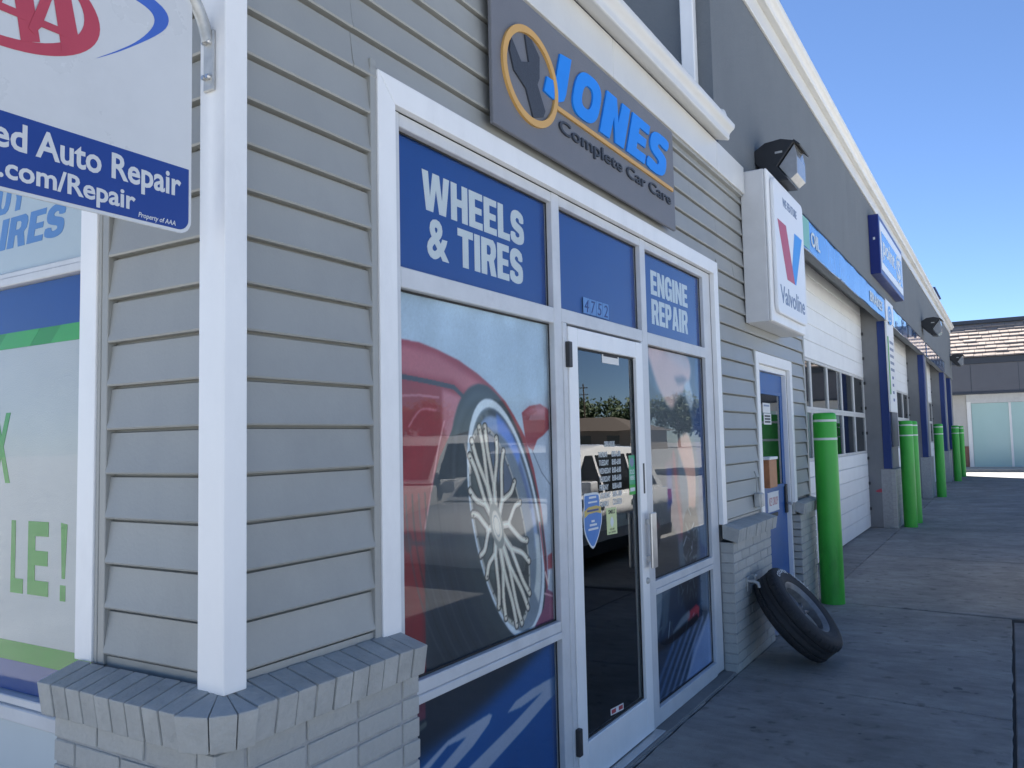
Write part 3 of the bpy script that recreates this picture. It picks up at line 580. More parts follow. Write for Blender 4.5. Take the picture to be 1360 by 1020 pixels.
for k in range(30):
    y, z = r.uniform(4.43, 5.2), r.uniform(.4, .71); cv.line([(y, z), (y + r.uniform(-.06, .06), z + r.uniform(-.09, .09))], r.uniform(.004, .012), tuple(np.array((120, 140, 160)) * r.uniform(.4, 1.1)), .8, 1)
cv.c = np.clip((cv.c - 74) * 1.3 + 64, 6, 255); grain(cv, .15, 8); cv.mesh('window_graphic', -0.0715, store)

# --- shop door
door = MB().box(-0.064, -0.020, 3.398, 3.49, 0.018, 2.135, .003).box(-0.064, -0.020, 4.205, 4.297, 0.018, 2.135, .003).box(-0.064, -0.0205, 3.4905, 4.2045, 2.046, 2.1345, .003).box(-0.064, -0.0205, 3.4905, 4.2045, 0.0185, 0.21, .003).build('shop_door', 'white_trim', B)
tag(door, 'white aluminium glass door with opening hours on the pane')
box('door_jamb', -0.10, -0.026, 3.353, 3.394, 0.012, 2.149, 'frame_alu', door); box('door_jamb', -0.10, -0.026, 4.300, 4.334, 0.012, 2.149, 'frame_alu', door)
box('threshold', -0.12, 0.03, 3.353, 4.334, 0.002, 0.014, 'steel', door, 0.002)
box('glass_pane', -0.050, -0.044, 3.488, 4.207, 0.208, 2.048, 'glass_dark', door, 0)
g = MB()
for a, b, c, d in ((3.491, 4.204, .2105, .219), (3.491, 4.204, 2.037, 2.0455), (3.491, 3.499, .219, 2.037), (4.196, 4.204, .219, 2.037)): g.box(-0.0435, -0.038, a, b, c, d)
g.build('gasket', 'gasket', door)
for z in (1.94, .18): 
    box('hinge', -0.028, -0.004, 3.372, 3.404, z, z + .12, 'hinge_black', door)
hp = MB().box(0.012, 0.026, 4.238, 4.315, .895, 1.195, .004).box(-0.02, 0.012, 4.262, 4.29, .93, .96).box(-0.02, 0.012, 4.262, 4.29, 1.13, 1.16).build('pull_handle', 'steel', door)
MB().lathe([(0, .012), (.013, .012), (.017, .006), (.018, 0)], Matrix.Translation((-0.020, 4.262, .826)) @ Matrix.Rotation(rad(90), 4, 'Y'), 20).build('lock_cylinder', 'galv', door, True)
box('pull_label', -0.0203, -0.0185, 4.252, 4.272, 1.30, 1.465, 'hinge_black', door, 0)
MB().tube(smooth_pts([(-0.06, 3.47, 1.13), (-0.085, 3.51, 1.125), (-0.095, 3.53, 1.08), (-0.095, 3.53, .9), (-0.085, 3.51, .85), (-0.06, 3.47, .845)], 5, False), .012, 10).build('inside_pull', 'galv', door, True)
pb = MB().box(-0.115, -0.085, 3.50, 4.195, 1.135, 1.165, .004).box(-0.12, -0.07, 3.80, 4.12, 1.165, 1.205, .006).build('push_bar', 'galv', door)
SX = FX(-0.0435)
def stick(name, pts, m, t=0.0008, off=0.0): return poly(name, pts, FX(-0.0435 + off), t, m, door)
def rect(a, b, c, d): return [(a, c), (b, c), (b, d), (a, d)]
stick('paper_label', rect(3.81, 4.02, 1.993, 2.043), 'paper'); stick('sticker_badge', rect(3.825, 4.005, 2.028, 2.037), 'ink', .0004, .0009)
rows = [('OPEN HOURS', None)]
text('lettering', 'OPEN HOURS', SX, 3.805, 3.935, 1.562, 1.592, 'print_white', door, t=.0006, off=.01)
for i, (d_, h_) in enumerate([('MONDAY', '8:00-6:00'), ('TUESDAY', '8:00-6:00'), ('WEDNESDAY', '8:00-6:00'), ('THURSDAY', '8:00-6:00'), ('FRIDAY', '8:00-6:00'), ('SATURDAY', '8:00-3:00'), ('SUNDAY', 'CLOSED')]):
    z = 1.511 - i * .0412; w = {6: .105, 7: .115, 8: .13, 9: .14}[len(d_)]
    text('lettering', d_, SX, 3.738, 3.738 + w, z, z + .028, 'print_white', door, t=.0006, off=.012); text('lettering', h_, SX, 3.893, 4.005, z, z + .030, 'print_white', door, t=.0006, off=.012)
stick('door_sticker', rect(4.112, 4.192, 1.355, 1.512), 'sticker_green'); stick('door_sticker', rect(4.112, 4.192, 1.300, 1.354), 'print_green2'); stick('sticker_badge', smooth_pts([(4.122, 1.475), (4.152, 1.50), (4.182, 1.475), (4.152, 1.45)], 5), 'logo_slate', .0004, .0009)
text('lettering', 'SOLD', FX(-0.0426), 4.122, 4.182, 1.41, 1.435, 'print_white', door, t=.0004); text('lettering', 'HERE', FX(-0.0426), 4.122, 4.182, 1.38, 1.402, 'print_white', door, t=.0004); stick('sticker_badge', rect(4.12, 4.184, 1.318, 1.338), 'print_white', .0004, .0009)
SH = smooth_pts([(3.556, 1.337), (3.60, 1.342), (3.69, 1.342), (3.726, 1.330), (3.732, 1.275), (3.750, 1.245), (3.752, 1.20), (3.735, 1.165), (3.70, 1.115), (3.642, 1.072), (3.58, 1.12), (3.553, 1.165), (3.548, 1.20), (3.548, 1.25), (3.556, 1.28)], 3)
sc = lambda P_, k, c: [(c[0] + (a - c[0]) * k, c[1] + (b - c[1]) * k) for a, b in P_]
stick('shield_sticker', SH, 'print_white'); stick('shield_sticker', sc(SH, .92, (3.648, 1.21)), 'sticker_blue', .0004, .0009); stick('sticker_badge', [(3.556, 1.225), (3.60, 1.242), (3.69, 1.245), (3.742, 1.235), (3.744, 1.268), (3.69, 1.278), (3.60, 1.275), (3.556, 1.258)], 'sticker_gold', .0004, .0014)
for a, b, z, w in ((3.61, 3.69, 1.315, .010), (3.60, 3.70, 1.293, .008), (3.585, 3.715, 1.252, .010), (3.63, 3.665, 1.200, .010), (3.61, 3.69, 1.182, .010), (3.595, 3.705, 1.162, .010)): stick('sticker_line', rect(a, b, z, z + w), 'print_white' if z != 1.252 else 'navy_paint', .0004, .0019)
stick('door_sticker', [(3.806, 1.255), (3.930, 1.251), (3.934, 1.116), (3.809, 1.120)], 'sticker_yellow'); stick('sticker_badge', smooth_pts([(3.850, 1.18), (3.871, 1.207), (3.892, 1.18), (3.871, 1.153)], 5), 'print_white', .0004, .0009)
text('lettering', 'SMILE', FX(-0.0426), 3.83, 3.91, 1.222, 1.243, 'ink', door, t=.0004); text('lettering', 'YOU ARE', FX(-0.0426), 3.84, 3.90, 1.139, 1.149, 'ink', door, t=.0004, off=0); text('lettering', 'ON CAMERA', FX(-0.0426), 3.825, 3.915, 1.124, 1.134, 'ink', door, t=.0004, off=0)
stick('door_sticker', [(3.79, .238), (3.945, .226), (3.945, .258), (3.79, .268)], 'paper'); stick('sticker_badge', [(3.80, .2425), (3.85, .239), (3.85, .259), (3.80, .262)], 'sticker_red', .0004, .0009); stick('sticker_badge', [(3.885, .236), (3.935, .233), (3.935, .253), (3.885, .256)], 'sticker_red', .0004, .0009)
# shop room behind the glass
rm = MB()
for a in ((-4.0, -3.95, 1.63, 6.5, 0, 2.9), (-4.0, -0.2, 6.45, 6.5, 0, 2.9), (-4.0, -0.2, 1.63, 1.66, 0, 2.9), (-4, -0.14, 1.63, 6.5, 2.85, 2.9)): rm.box(*a)
rm.build('room_wall', 'room_dark', B); box('room_floor', -4.0, -0.11, 1.63, 6.5, -0.10, -0.002, 'room_floor', B, 0)
box('kerb_sill', -0.13, 0.045, 2.14, 5.63, -0.08, 0.010, 'apron', B, 0.006)

# ------------------------------------------------------------------ brick piers
BRICK = {}
def brick_mesh(L, D_, Hh, var):
    k = (round(L, 3), round(D_, 3), round(Hh, 3), var)
    if k not in BRICK:
        m = MB().box(-L / 2, L / 2, -D_ / 2, D_ / 2, -Hh / 2, Hh / 2, 0.0025); q = random.Random(var + int(L * 1000))
        m.v = [(a + q.uniform(-.0012, .0012), b + q.uniform(-.001, .001), c + q.uniform(-.0012, .0012)) for a, b, c in m.v]
        d = me('brick', m.v, m.f, 'brick_paint'); BRICK[k] = d
    return BRICK[k]
CH = 0.0677; BH = 0.0585; BL = 0.194; BP = 0.2032; BD = 0.09
def brick_wall(core, face, u0, u1, ztop, zbot, start, along, inset0=None, inset1=None):
    """running bond on a face; face(u, z) -> (position of the brick centre), along = 'x' or 'y'"""
    k = 0; z = ztop
    while z > zbot + 0.02:
        hh = min(BH, z - zbot)
        a = u0 + (inset0(k) if inset0 else 0); b = u1 - (inset1(k) if inset1 else 0)
        u = a; first = True
        while u < b - 0.012:
            L = BL * (0.5 if (first and (k + start) % 2) else 1.0)
            if first and (k + start) % 2: L = (BL - (BP - BL)) / 2
            L = min(L, b - u)
            if b - (u + L) < 0.03: L = b - u
            o = link('brick', brick_mesh(L, BD, hh, rnd.randrange(3)), core, face(u + L / 2, z - hh / 2), (0, 0, 0 if along == 'x' else math.pi / 2))
            o.location += Vector((rnd.uniform(-.0012, .0012), rnd.uniform(-.0012, .0012), 0))
            u += L + (BP - BL); first = False
        z -= CH; k += 1
SILLP = [(-0.012, 0.997), (0.107, 0.9655), (0.0925, 0.874), (-0.012, 0.902)]
def sill_run(core, fn, a, b, n, prof=SILLP):
    w = (b - a) / n
    for i in range(n):
        u0, u1 = a + i * w + .0028, a + (i + 1) * w - .0028; m = MB(); j = rnd.uniform(-.003, .003)
        m.prism([(p + (j if p > 0 else 0), q + rnd.uniform(-.001, .001)) for p, q in prof], lambda o_, z_, u_: fn(u_, z_, o_), u0, u1)
        ob = m.build('sill_brick', 'sill_brick', core, bevel=0.0035)
O = 0.058                                     # brick face stands this far out of the siding line
xw, yw = 0.0, 1.40
core = MB().box(-0.61, O - .005, yw - O + .005, 1.60, -0.05, 0.874).box(-0.20, O - .005, 1.60, 2.128, -0.05, 0.874).build('corner_brick_pier', 'mortar_paint', B)
brick_wall(core, lambda u, z: (u, yw - O + BD / 2, z), -0.615, O, 0.866, 0.0, 0, 'x', None, lambda k: 0 if k % 2 == 0 else BD + .010)
brick_wall(core, lambda u, z: (O - BD / 2, u, z), yw - O, 2.133, 0.866, 0.0, 0, 'y', lambda k: BD + .010 if k % 2 == 0 else 0)
cap = MB().prism([(p * .94, q + (-.006 if q > .93 else .004)) for p, q in SILLP], lambda o_, z_, u_: (u_, yw - o_, z_), -0.60, 0.02)
cap.prism([(p * .94, q + (-.006 if q > .93 else .004)) for p, q in SILLP], lambda o_, z_, u_: (o_, u_, z_), 1.39, 2.10).build('sill_mortar', 'mortar_paint', core)
sill_run(core, lambda u, z, o: (u, yw - o, z), -0.625, -0.026, 9)
sill_run(core, lambda u, z, o: (o, u, z), 1.43, 2.118, 10)
for i, (t0, t1) in enumerate(((1, 38), (39, 66), (67, 89))):      # fan of wedge bricks round the corner
    m = MB(); cx, cy = -0.022, 1.426; v = []; A0, A1 = rad(-90 + t0), rad(-90 + t1)
    for (r0, z) in ((0.03, .992), (.142, .9655), (.128, .874), (0.03, .9)):
        for a in (A0, A1): v.append((cx + r0 * math.cos(a), cy + r0 * math.sin(a), z))
    m.add(v, [(0, 1, 3, 2), (2, 3, 5, 4), (4, 5, 7, 6), (6, 7, 1, 0), (0, 2, 4, 6), (1, 7, 5, 3)]).build('sill_brick', 'sill_brick', core, bevel=.004)
# pier between the storefront and the blue door
core = MB().box(-0.20, O - .006, 5.635, 6.65, -0.05, 0.874).build('brick_pier', 'mortar_paint', B)
brick_wall(core, lambda u, z: (O - BD / 2, u, z), 5.63, 6.655, 0.866, 0.0, 1, 'y')
for k in range(13):
    hh = BH; z = 0.866 - k * CH
    if z - hh < 0: hh = max(.02, z)
    link('brick', brick_mesh(.085, .05, hh, k % 3), core, (-.032, 5.6535 - .0, z - hh / 2)) if False else None
cap = MB().prism([(p * .94, q + (-.006 if q > .93 else .004)) for p, q in SILLP], lambda o_, z_, u_: (o_, u_, z_), 5.64, 6.66).build('sill_mortar', 'mortar_paint', core)
sill_run(core, lambda u, z, o: (o, u, z), 5.615, 6.70, 16)
# pier between the blue door and the first bay
core = MB().box(-0.40, O - .036, 7.93, 8.55, -0.05, 0.874).build('brick_pier', 'mortar_paint', B)
brick_wall(core, lambda u, z: (O - .03 - BD / 2, u, z), 7.885, 8.56, 0.866, 0.0, 0, 'y')
brick_wall(core, lambda u, z: (u, 7.885 + BD / 2, z), -0.17, O - .03 - BD - .008, 0.866, 0.0, 1, 'x')
S2 = [(-0.012, 0.997), (0.075, 0.972), (0.062, 0.874), (-0.012, 0.902)]
MB().prism([(p * .93, q + (-.006 if q > .93 else .004)) for p, q in S2], lambda o_, z_, u_: (o_, u_, z_), 7.89, 8.58).build('sill_mortar', 'mortar_paint', core)
sill_run(core, lambda u, z, o: (o, u, z), 7.862, 8.60, 11, S2)
box('sill_brick', -0.16, -0.014, 7.862, 7.93, .876, .985, 'sill_brick', core, .005)
# hose tap and stain on the pier, cable box on the siding
tp = thing('hose_tap', (O, 5.94, .55), 'small brass hose tap on the grey brick pier behind the tyre', 'tap')
box('tap_plate', O, O + .008, 5.905, 5.965, .50, .60, 'galv', tp)
MB().tube([(O, 5.935, .57), (O + .05, 5.935, .57), (O + .075, 5.935, .56), (O + .085, 5.935, .53)], [.012, .012, .013, .012], 10).tube([(O + .05, 5.935, .57), (O + .06, 5.935, .61)], .005, 6).tube([(O + .06, 5.91, .612), (O + .06, 5.96, .612)], .008, 8).build('tap_body', 'galv', tp, True)
cb = thing('outlet_box', (-0.01, 6.5, 1.07), 'small grey weatherproof outlet box on siding beside the blue door', 'outlet')
box('box_body', -0.011, .04, 6.455, 6.55, 1.05, 1.16, 'galv', cb, .006); box('box_lid', .0405, .05, 6.46, 6.545, 1.055, 1.155, 'galv', cb, .004)
MB().tube([(0.012, 6.47, 1.16), (.012, 6.47, 1.29), (-0.002, 6.47, 1.33)], .006, 8).build('conduit', 'siding', cb, True)

# ------------------------------------------------------------------ end wall window (beyond the corner)
lw = MB().box(-2.52, -0.64, 1.478, 1.53, 2.635, 2.70).box(-2.52, -0.64, 1.478, 1.53, 0.76, 0.835).box(-2.53, -2.49, 1.478, 1.53, 0.835, 2.635).box(-0.66, -0.62, 1.478, 1.53, .835, 2.635).build('side_window', 'frame_alu', B)
def lr(name, x0, x1, z0, z1, y0, y1=1.475, m='frame_alu'): return box(name, x0, x1, y0, y1, z0, z1, m, lw, .003)
lr('transom_bar', -2.52, -0.655, 2.178, 2.197, 1.438); lr('transom_bar', -2.52, -0.655, 2.150, 2.1775, 1.430); lr('bottom_rail', -2.52, -0.616, .812, .838, 1.425); lr('bottom_rail', -2.52, -0.616, .768, .8115, 1.412)
lr('apron_panel', -2.52, -0.617, 0.0, .767, 1.425, 1.475, 'film_pale')
box('glass_pane', -2.50, -0.655, 1.4495, 1.4555, 2.198, 2.64, 'glass', lw, 0); box('glass_pane', -2.50, -0.617, 1.4495, 1.4555, .839, 2.149, 'glass', lw, 0)
box('window_graphic', -2.50, -0.655, 1.460, 1.464, 2.198, 2.64, 'film_pale', lw, 0)
box('window_graphic', -2.50, -0.617, 1.460, 1.464, 0.995, 1.945, 'film_white', lw, 0)
for a, b, m in ((.839, .933, 'print_blue'), (.9335, .9945, 'print_green'), (1.9455, 1.999, 'print_green'), (1.9995, 2.149, 'print_blue')): box('window_graphic', -2.50, -0.617, 1.460, 1.464, a, b, m, lw, 0)
for a in (-.66, -.98, -1.3, -1.62): poly('window_graphic', [(a - .22, 1.9455), (a - .02, 1.9455), (a + .04, 1.999), (a - .16, 1.999)], FL(1.4598), .0006, 'print_green2', lw)
TL = FL(1.4598)
condensed('IRES', TL, -1.205, -0.822, 2.287, 2.392, 'print_mid', lw, shear=.25); condensed('UY', TL, -1.235, -1.045, 2.412, 2.52, 'print_mid', lw, shear=.25)
text('lettering', 'X', TL, -1.215, -1.103, 1.50, 1.732, 'print_green', lw, off=.03)
text('lettering', 'L', TL, -1.085, -1.012, 1.148, 1.380, 'print_green', lw, off=.03); text('lettering', 'E', TL, -0.985, -0.868, 1.149, 1.380, 'print_green', lw, off=.03)
poly('lettering', [(-.803, 1.380), (-.768, 1.376), (-.778, 1.21), (-.795, 1.21)], TL, .001, 'print_green', lw); poly('lettering', rect(-.803, -.774, 1.142, 1.190), TL, .001, 'print_green', lw)
# ------------------------------------------------------------------ eaves of the shop front
fa = MB().box(-0.03, 0.03, 1.36, 3.90, 3.512, 3.728, .003).box(-0.03, 0.0302, 3.9025, 5.70, 3.512, 3.728, .003).box(-0.03, 0.03, 5.7025, 6.41, 3.512, 3.728, .003).build('fascia_board', 'white_gutter', B)
box('fascia_board', -9, -0.035, 1.365, 1.395, 3.512, 3.728, 'white_gutter', B); box('eave_moulding', -0.02, .015, 1.36, 6.41, 3.492, 3.5115, 'siding', B)
GP = [(0.031, 3.735), (0.031, 3.722), (0.118, 3.708), (0.124, 3.712), (0.128, 3.722), (0.126, 3.735), (0.132, 3.752), (0.146, 3.768), (0.160, 3.778), (0.166, 3.790), (0.168, 3.808), (0.172, 3.812), (0.174, 3.800), (0.150, 3.815), (0.05, 3.83), (0.031, 3.82)]
GP = [(0.031, 3.732), (0.116, 3.708), (0.124, 3.711), (0.128, 3.724), (0.127, 3.738), (0.133, 3.754), (0.147, 3.768), (0.161, 3.778), (0.168, 3.790), (0.170, 3.812), (0.162, 3.818), (0.05, 3.83), (0.031, 3.83)]
MB().prism(GP, lambda o_, z_, u_: (o_, u_, z_), 1.30, 5.70).build('gutter', 'white_gutter', B, smooth=True, bevel=.0015)
MB().prism(GP, lambda o_, z_, u_: (u_, 1.395 - o_, z_), -9, 0.16).build('gutter', 'white_gutter', B, smooth=True)
box('low_roof', -9, 0.03, 1.40, 5.76, 3.731, 3.80, 'fascia_dark', B, 0)
# tall garage block
END = 34.5
def rbox(m, *a): m.box(*a)
OPEN = [(8.60, 15.30), (16.45, 22.60), (23.60, 29.85), (31.2, 33.2)]
st = MB(); st.box(-0.30, 0.0, 5.78, 8.56, 3.735, 5.30).box(-0.32, 0.0, 8.56, END, 3.80, 5.30).box(-0.10, -0.001, 8.57, END, 3.535, 3.80).box(-9, -0.30, 5.78, 6.0, 3.735, 5.30)
edges = [8.56] + [v for o in OPEN for v in o] + [END]
st.box(-9, -0.2, END - .2, END - .002, 0, 3.80)
stw = st.build('stucco_wall', 'stucco', B)
for i in range(2, len(edges) - 2, 2):
    a, b = edges[i], edges[i + 1]; MB().box(-0.80, -0.035, a, b, 0.0, 3.80, .006).build('pillar', 'reveal_paint', B)
MB().box(-0.80, -0.035, 33.2, END - .003, 0, 3.80, .006).build('pillar', 'reveal_paint', B)
MB().box(-0.80, -0.101, 8.60, END, 3.801, 4.0).build('bay_soffit', 'reveal_paint', B)
MB().box(-0.80, -0.205, 8.40, 8.598, 0.0, 3.80).build('pillar', 'reveal_paint', B)
for i in range(2, len(edges) - 2, 2):
    a, b = edges[i], edges[i + 1]
    core = MB().box(-0.20, 0.018, a - .005, b + .005, 0.0, 0.99).build('pillar_plinth', 'mortar_paint', B)
    if i == 2:
        brick_wall(core, lambda u, z: (u, a - .012 + BD / 2, z), -0.036, 0.025, 0.985, 0.0, 0, 'x'); brick_wall(core, lambda u, z: (0.022 - BD / 2 + .004, u, z), a + .09, b, 0.985, 0.0, 0, 'y')
# frieze and cornice along the top
box('frieze_board', 0.0005, 0.022, 5.76, END + .02, 5.25, 5.43, 'white_gutter', B); box('frieze_board', -9, 0.021, 5.752, 5.7795, 5.25, 5.43, 'white_gutter', B)
CP = [(0.0, 5.432), (0.085, 5.415), (0.093, 5.42), (0.096, 5.44), (0.104, 5.458), (0.122, 5.472), (0.140, 5.482), (0.150, 5.50), (0.153, 5.522), (0.143, 5.53), (0.0, 5.54)]
MB().prism(CP, lambda o_, z_, u_: (o_, u_, z_), 5.62, END + .1).build('cornice', 'white_gutter', B, smooth=True, bevel=.0015)
MB().prism(CP, lambda o_, z_, u_: (u_, 5.76 - o_, z_), -9, .12).build('cornice', 'white_gutter', B, smooth=True)
box('block_roof', -9, 0.0, 5.78, END, 5.31, 5.40, 'fascia_dark', B, 0)
box('back_wall', -9.2, -9.0, 1.45, END, 0, 5.3, 'stucco', B, 0)
box('parapet_stub', -2.2, -0.25, 31.5, 34.2, 5.41, 6.55, 'stucco', B); box('parapet_cap', -2.25, -0.2, 31.45, 34.25, 6.551, 6.60, 'navy_paint', B)
box('downspout', -0.205, -0.105, 5.70, 5.777, 3.80, 5.41, 'white_trim', B, .006)
# ------------------------------------------------------------------ garage doors
def garage_door(y0, y1, big):
    x = -0.40; gd = MB().box(x - .06, x - .045, y0 - .1, y1 + .1, 0, 1.28).box(x - .06, x - .045, y0 - .1, y1 + .1, 2.56, 3.95).build('garage_door', 'garage_white', B)
    zs = [0.012, .235, .45, .665, .88, 1.08, 1.275]
    for a, b in zip(zs, zs[1:]): box('door_section', x - .044, x, y0, y1, a + .002, b - .002, 'garage_white', gd, .005)
    zs = [2.57, 2.80, 3.02, 3.24, 3.46, 3.66, 3.86]
    for a, b in zip(zs, zs[1:]): box('door_section', x - .044, x, y0, y1, a + .002, b - .002, 'garage_white', gd, .005)
    n = max(2, round((y1 - y0) / 1.12)); w = (y1 - y0) / n
    for z0, z1 in ((1.277, 1.92), (1.92, 2.568)):
        box('rail', x - .044, x - .002, y0, y1, z0, z0 + .038, 'muntin', gd); box('rail', x - .044, x - .002, y0, y1, z1 - .038, z1 - .001, 'muntin', gd)
        for i in range(n + 1):
            yy = y0 + i * w; box('muntin', x - .044, x - .001, max(y0, yy - .045), min(y1, yy + .045), z0 + .0385, z1 - .0385, 'muntin', gd)
        for i in range(n): box('pane', x - .024, x - .018, y0 + i * w + .045, y0 + (i + 1) * w - .045, z0 + .038, z1 - .038, 'glass_dark', gd, 0)
    for z in np.arange(.3, 3.7, .43): box('roller_bracket', x - .001, x + .03, y1 - .035, y1 - .005, z, z + .05, 'hinge_black', gd, 0)
    box('bay_room', -3.0, -2.95, y0 - .5, y1 + .5, 0, 3.9, 'room_dark', gd, 0); box('bay_ceiling', -3.0, -.47, y0 - .5, y1 + .5, 3.9, 3.95, 'room_dark', gd, 0); box('bay_floor', -3, -.47, y0 - .5, y1 + .5, -.1, .0, 'room_floor', gd, 0)
    return gd
for i, (a, b) in enumerate(OPEN[:3]): tag(garage_door(a + .004, b - .004, True), ['white sectional garage door beneath the oil banner', 'white sectional garage door in the middle bay', 'white sectional garage door in the far bay'][i])
box('office_panel', -.42, -.38, 31.2, 33.2, 2.9, 3.8, 'siding', B); box('office_panel', -.42, -.38, 31.2, 33.2, 0, 2.9, 'reveal_paint', B)
for k in range(5): board(FX(-.378), 31.22, 33.18, 2.95 + k * P, B)
poly('paint_scuff', smooth_pts([(-.30, .62), (-.22, .66), (-.12, .68), (-.06, .70), (-.07, .64), (-.16, .61), (-.25, .60)], 3), lambda u, v, w: (u, 15.2995 - w, v), .0008, 'logo_red', B)
# navy strips up the pillar edges
for a in (15.30, 22.60, 29.85, 33.2): MB().box(-0.0345, -0.022, a - .008, a + .16 + (a > 20) * .25, 1.0, 3.534, .002).box(-0.15, -0.0346, a - .008, a - .001, 1.0, 3.534, .002).build('corner_strip', 'navy_paint', B)

# ------------------------------------------------------------------ blue side door
bt = lambda p: poly('door_trim', p, FX(-0.034), 0.034, 'white_trim', B, bevel=.003)
bt([(6.66, .985), (6.75, .985), (6.75, 2.20), (6.66, 2.29)]); bt([(6.6605, 2.291), (6.7505, 2.201), (7.8395, 2.201), (7.9295, 2.291)]); bt([(7.84, .985), (7.93, .985), (7.93, 2.29), (7.84, 2.20)])
bd = MB().box(-0.12, -0.072, 6.80, 7.80, .012, 2.15, .003).build('blue_door', 'blue_paint', B); tag(bd, 'bright blue half glazed door with a white paper sign')
MB().box(-0.16, -0.036, 6.752, 6.795, 0, 2.20).box(-0.16, -0.036, 7.805, 7.838, 0, 2.20).box(-0.16, -0.036, 6.795, 7.805, 2.155, 2.20).build('door_frame', 'white_trim', bd)
box('glass_pane', -0.0715, -0.0655, 6.90, 7.655, 1.17, 1.96, 'glass_dark', bd, 0)
g = MB()
for a, b, c, d in ((6.87, 7.685, 1.14, 1.17), (6.87, 7.685, 1.96, 1.99), (6.87, 6.90, 1.17, 1.96), (7.655, 7.685, 1.17, 1.96)): g.box(-0.0716, -0.058, a, b, c, d, .003)
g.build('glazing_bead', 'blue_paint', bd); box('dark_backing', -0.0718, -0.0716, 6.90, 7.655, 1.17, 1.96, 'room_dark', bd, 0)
for y0, z0, z1, ls in ((7.06, 1.80, 1.885, 1), (7.08, 1.70, 1.795, 3)):
    box('notice', -0.0652, -0.0642, y0, y0 + .25, z0, z1, 'paper', bd, 0)
    for i in range(ls): box('notice_line', -0.0641, -0.0637, y0 + .03, y0 + .22, z1 - .03 - i * .025, z1 - .015 - i * .025, 'ink' if ls > 1 else 'logo_slate', bd, 0)
kd = poly('notice', smooth_pts([(7.12, .965), (7.135, .95), (7.475, .95), (7.49, .965), (7.49, 1.10), (7.475, 1.115), (7.135, 1.115), (7.12, 1.10)], 2), FX(-0.0718), .004, 'paper', bd); text('lettering', 'KEY DROP', FX(-.0676), 7.16, 7.45, 1.00, 1.07, 'sticker_red', bd, t=.0006, off=.0)
box('key_slot', -.0718, -.060, 7.16, 7.42, .90, .935, 'hinge_black', bd)
box('brochure_box', -.0635, -.01, 6.98, 7.23, 1.165, 1.40, 'copper_brown', bd, .004); box('brochure_box_lid', -.066, .0, 6.97, 7.24, 1.401, 1.425, 'white_trim', bd, .004)
box('door_sticker', -.0652, -.0642, 7.30, 7.40, 1.20, 1.38, 'sticker_green', bd, 0)
MB().box(-.0715, -.052, 7.715, 7.775, .90, 1.16, .004).build('lock_plate', 'hinge_black', bd); MB().tube([(-.05, 7.745, .985), (-.01, 7.745, .985), (-.005, 7.70, .985), (-.005, 7.66, .985)], .011, 10).build('lever', 'steel', bd, True)
box('threshold', -.15, .04, 6.80, 7.80, .001, .012, 'steel', bd, .002)

# ------------------------------------------------------------------ signs
js = thing('shop_sign', (0.02, 3.72, 2.865), 'grey shop sign with wrench emblem and raised blue letters above the storefront', 'sign')
box('sign_board', 0.018, .036, 2.685, 4.765, 2.866, 3.490, 'sign_grey', js, .003)
for y_ in (2.76, 3.7, 4.69):
    for z_ in (2.92, 3.43): box('standoff', -0.012, .0178, y_ - .02, y_ + .02, z_ - .02, z_ + .02, 'hinge_black', js, 0)
J1 = FX(.0362)
E0, E1 = (2.988, 3.163), (.238, .212)
ring = MB(); n = 64; v = []; f = []
for k in range(n):
    a = 2 * math.pi * k / n; c_, s_ = math.cos(a), math.sin(a)
    for r, w in ((1.0, 0), (1.0, .012), (.87, .012), (.87, 0)): v.append(J1(E0[0] + E1[0] * r * c_, E0[1] + E1[1] * (r if r == 1 else .855) * s_, w))
for k in range(n):
    for q in range(4): f.append([k * 4 + q, k * 4 + (q + 1) % 4, ((k + 1) % n) * 4 + (q + 1) % 4, ((k + 1) % n) * 4 + q])
ring.add(v, f).build('emblem_ring', 'sign_gold', js)
WR = [(2.826, 3.278), (2.905, 3.20), (2.971, 3.224), (2.942, 3.335), (2.996, 3.335), (3.067, 3.284), (3.062, 3.184), (3.042, 3.15), (3.109, 3.053), (3.09, 3.02), (3.0, 2.988), (2.942, 3.096), (2.89, 3.12), (2.845, 3.14), (2.812, 3.215)]
poly('emblem_wrench', WR, J1, .008, 'sign_dark', js, bevel=.002)
poly('underline', [(3.213, 3.118), (3.222, 3.097), (4.716, 3.097), (4.716, 3.118)], J1, .012, 'sign_gold', js, bevel=.001)
zb, zt = 3.143, 3.393
sh = lambda P_: [(y + (z - zb) * .42, z) for y, z in P_]
def letter(P_, hole=None):
    m = MB(); fn = J1
    if hole is None: m.prism(sh(P_), fn, 0, .010)
    else:
        a, b = sh(P_), sh(hole); n = len(a); v = [fn(*p, w) for w in (0, .010) for p in a] + [fn(*p, w) for w in (0, .010) for p in b]; f = []
        for i in range(n):
            j = (i + 1) % n; f += [[i, j, n + j, n + i], [2 * n + i, 3 * n + i, 3 * n + j, 2 * n + j], [n + i, n + j, 3 * n + j, 3 * n + i], [i, 2 * n + i, 2 * n + j, j]]
        m.add(v, f)
    return m.build('raised_letter', 'sign_blue', js)
MB().prism([(3.262, 3.378), (3.375, 3.393), (3.31, 3.20), (3.285, 3.16), (3.235, 3.138), (3.17, 3.135), (3.098, 3.143), (3.128, 3.220), (3.199, 3.222), (3.21, 3.235)], J1, 0, .010).build('raised_letter', 'sign_blue', js)
sq = lambda cy, cz, a, b, p: [(cy + a * math.copysign(abs(math.cos(t)) ** p, math.cos(t)), cz + b * math.copysign(abs(math.sin(t)) ** p, math.sin(t))) for t in np.linspace(0, 2 * math.pi, 36, endpoint=False)]
letter(sq(3.488, 3.268, .142, .127, .72), sq(3.488, 3.268, .056, .062, .8))
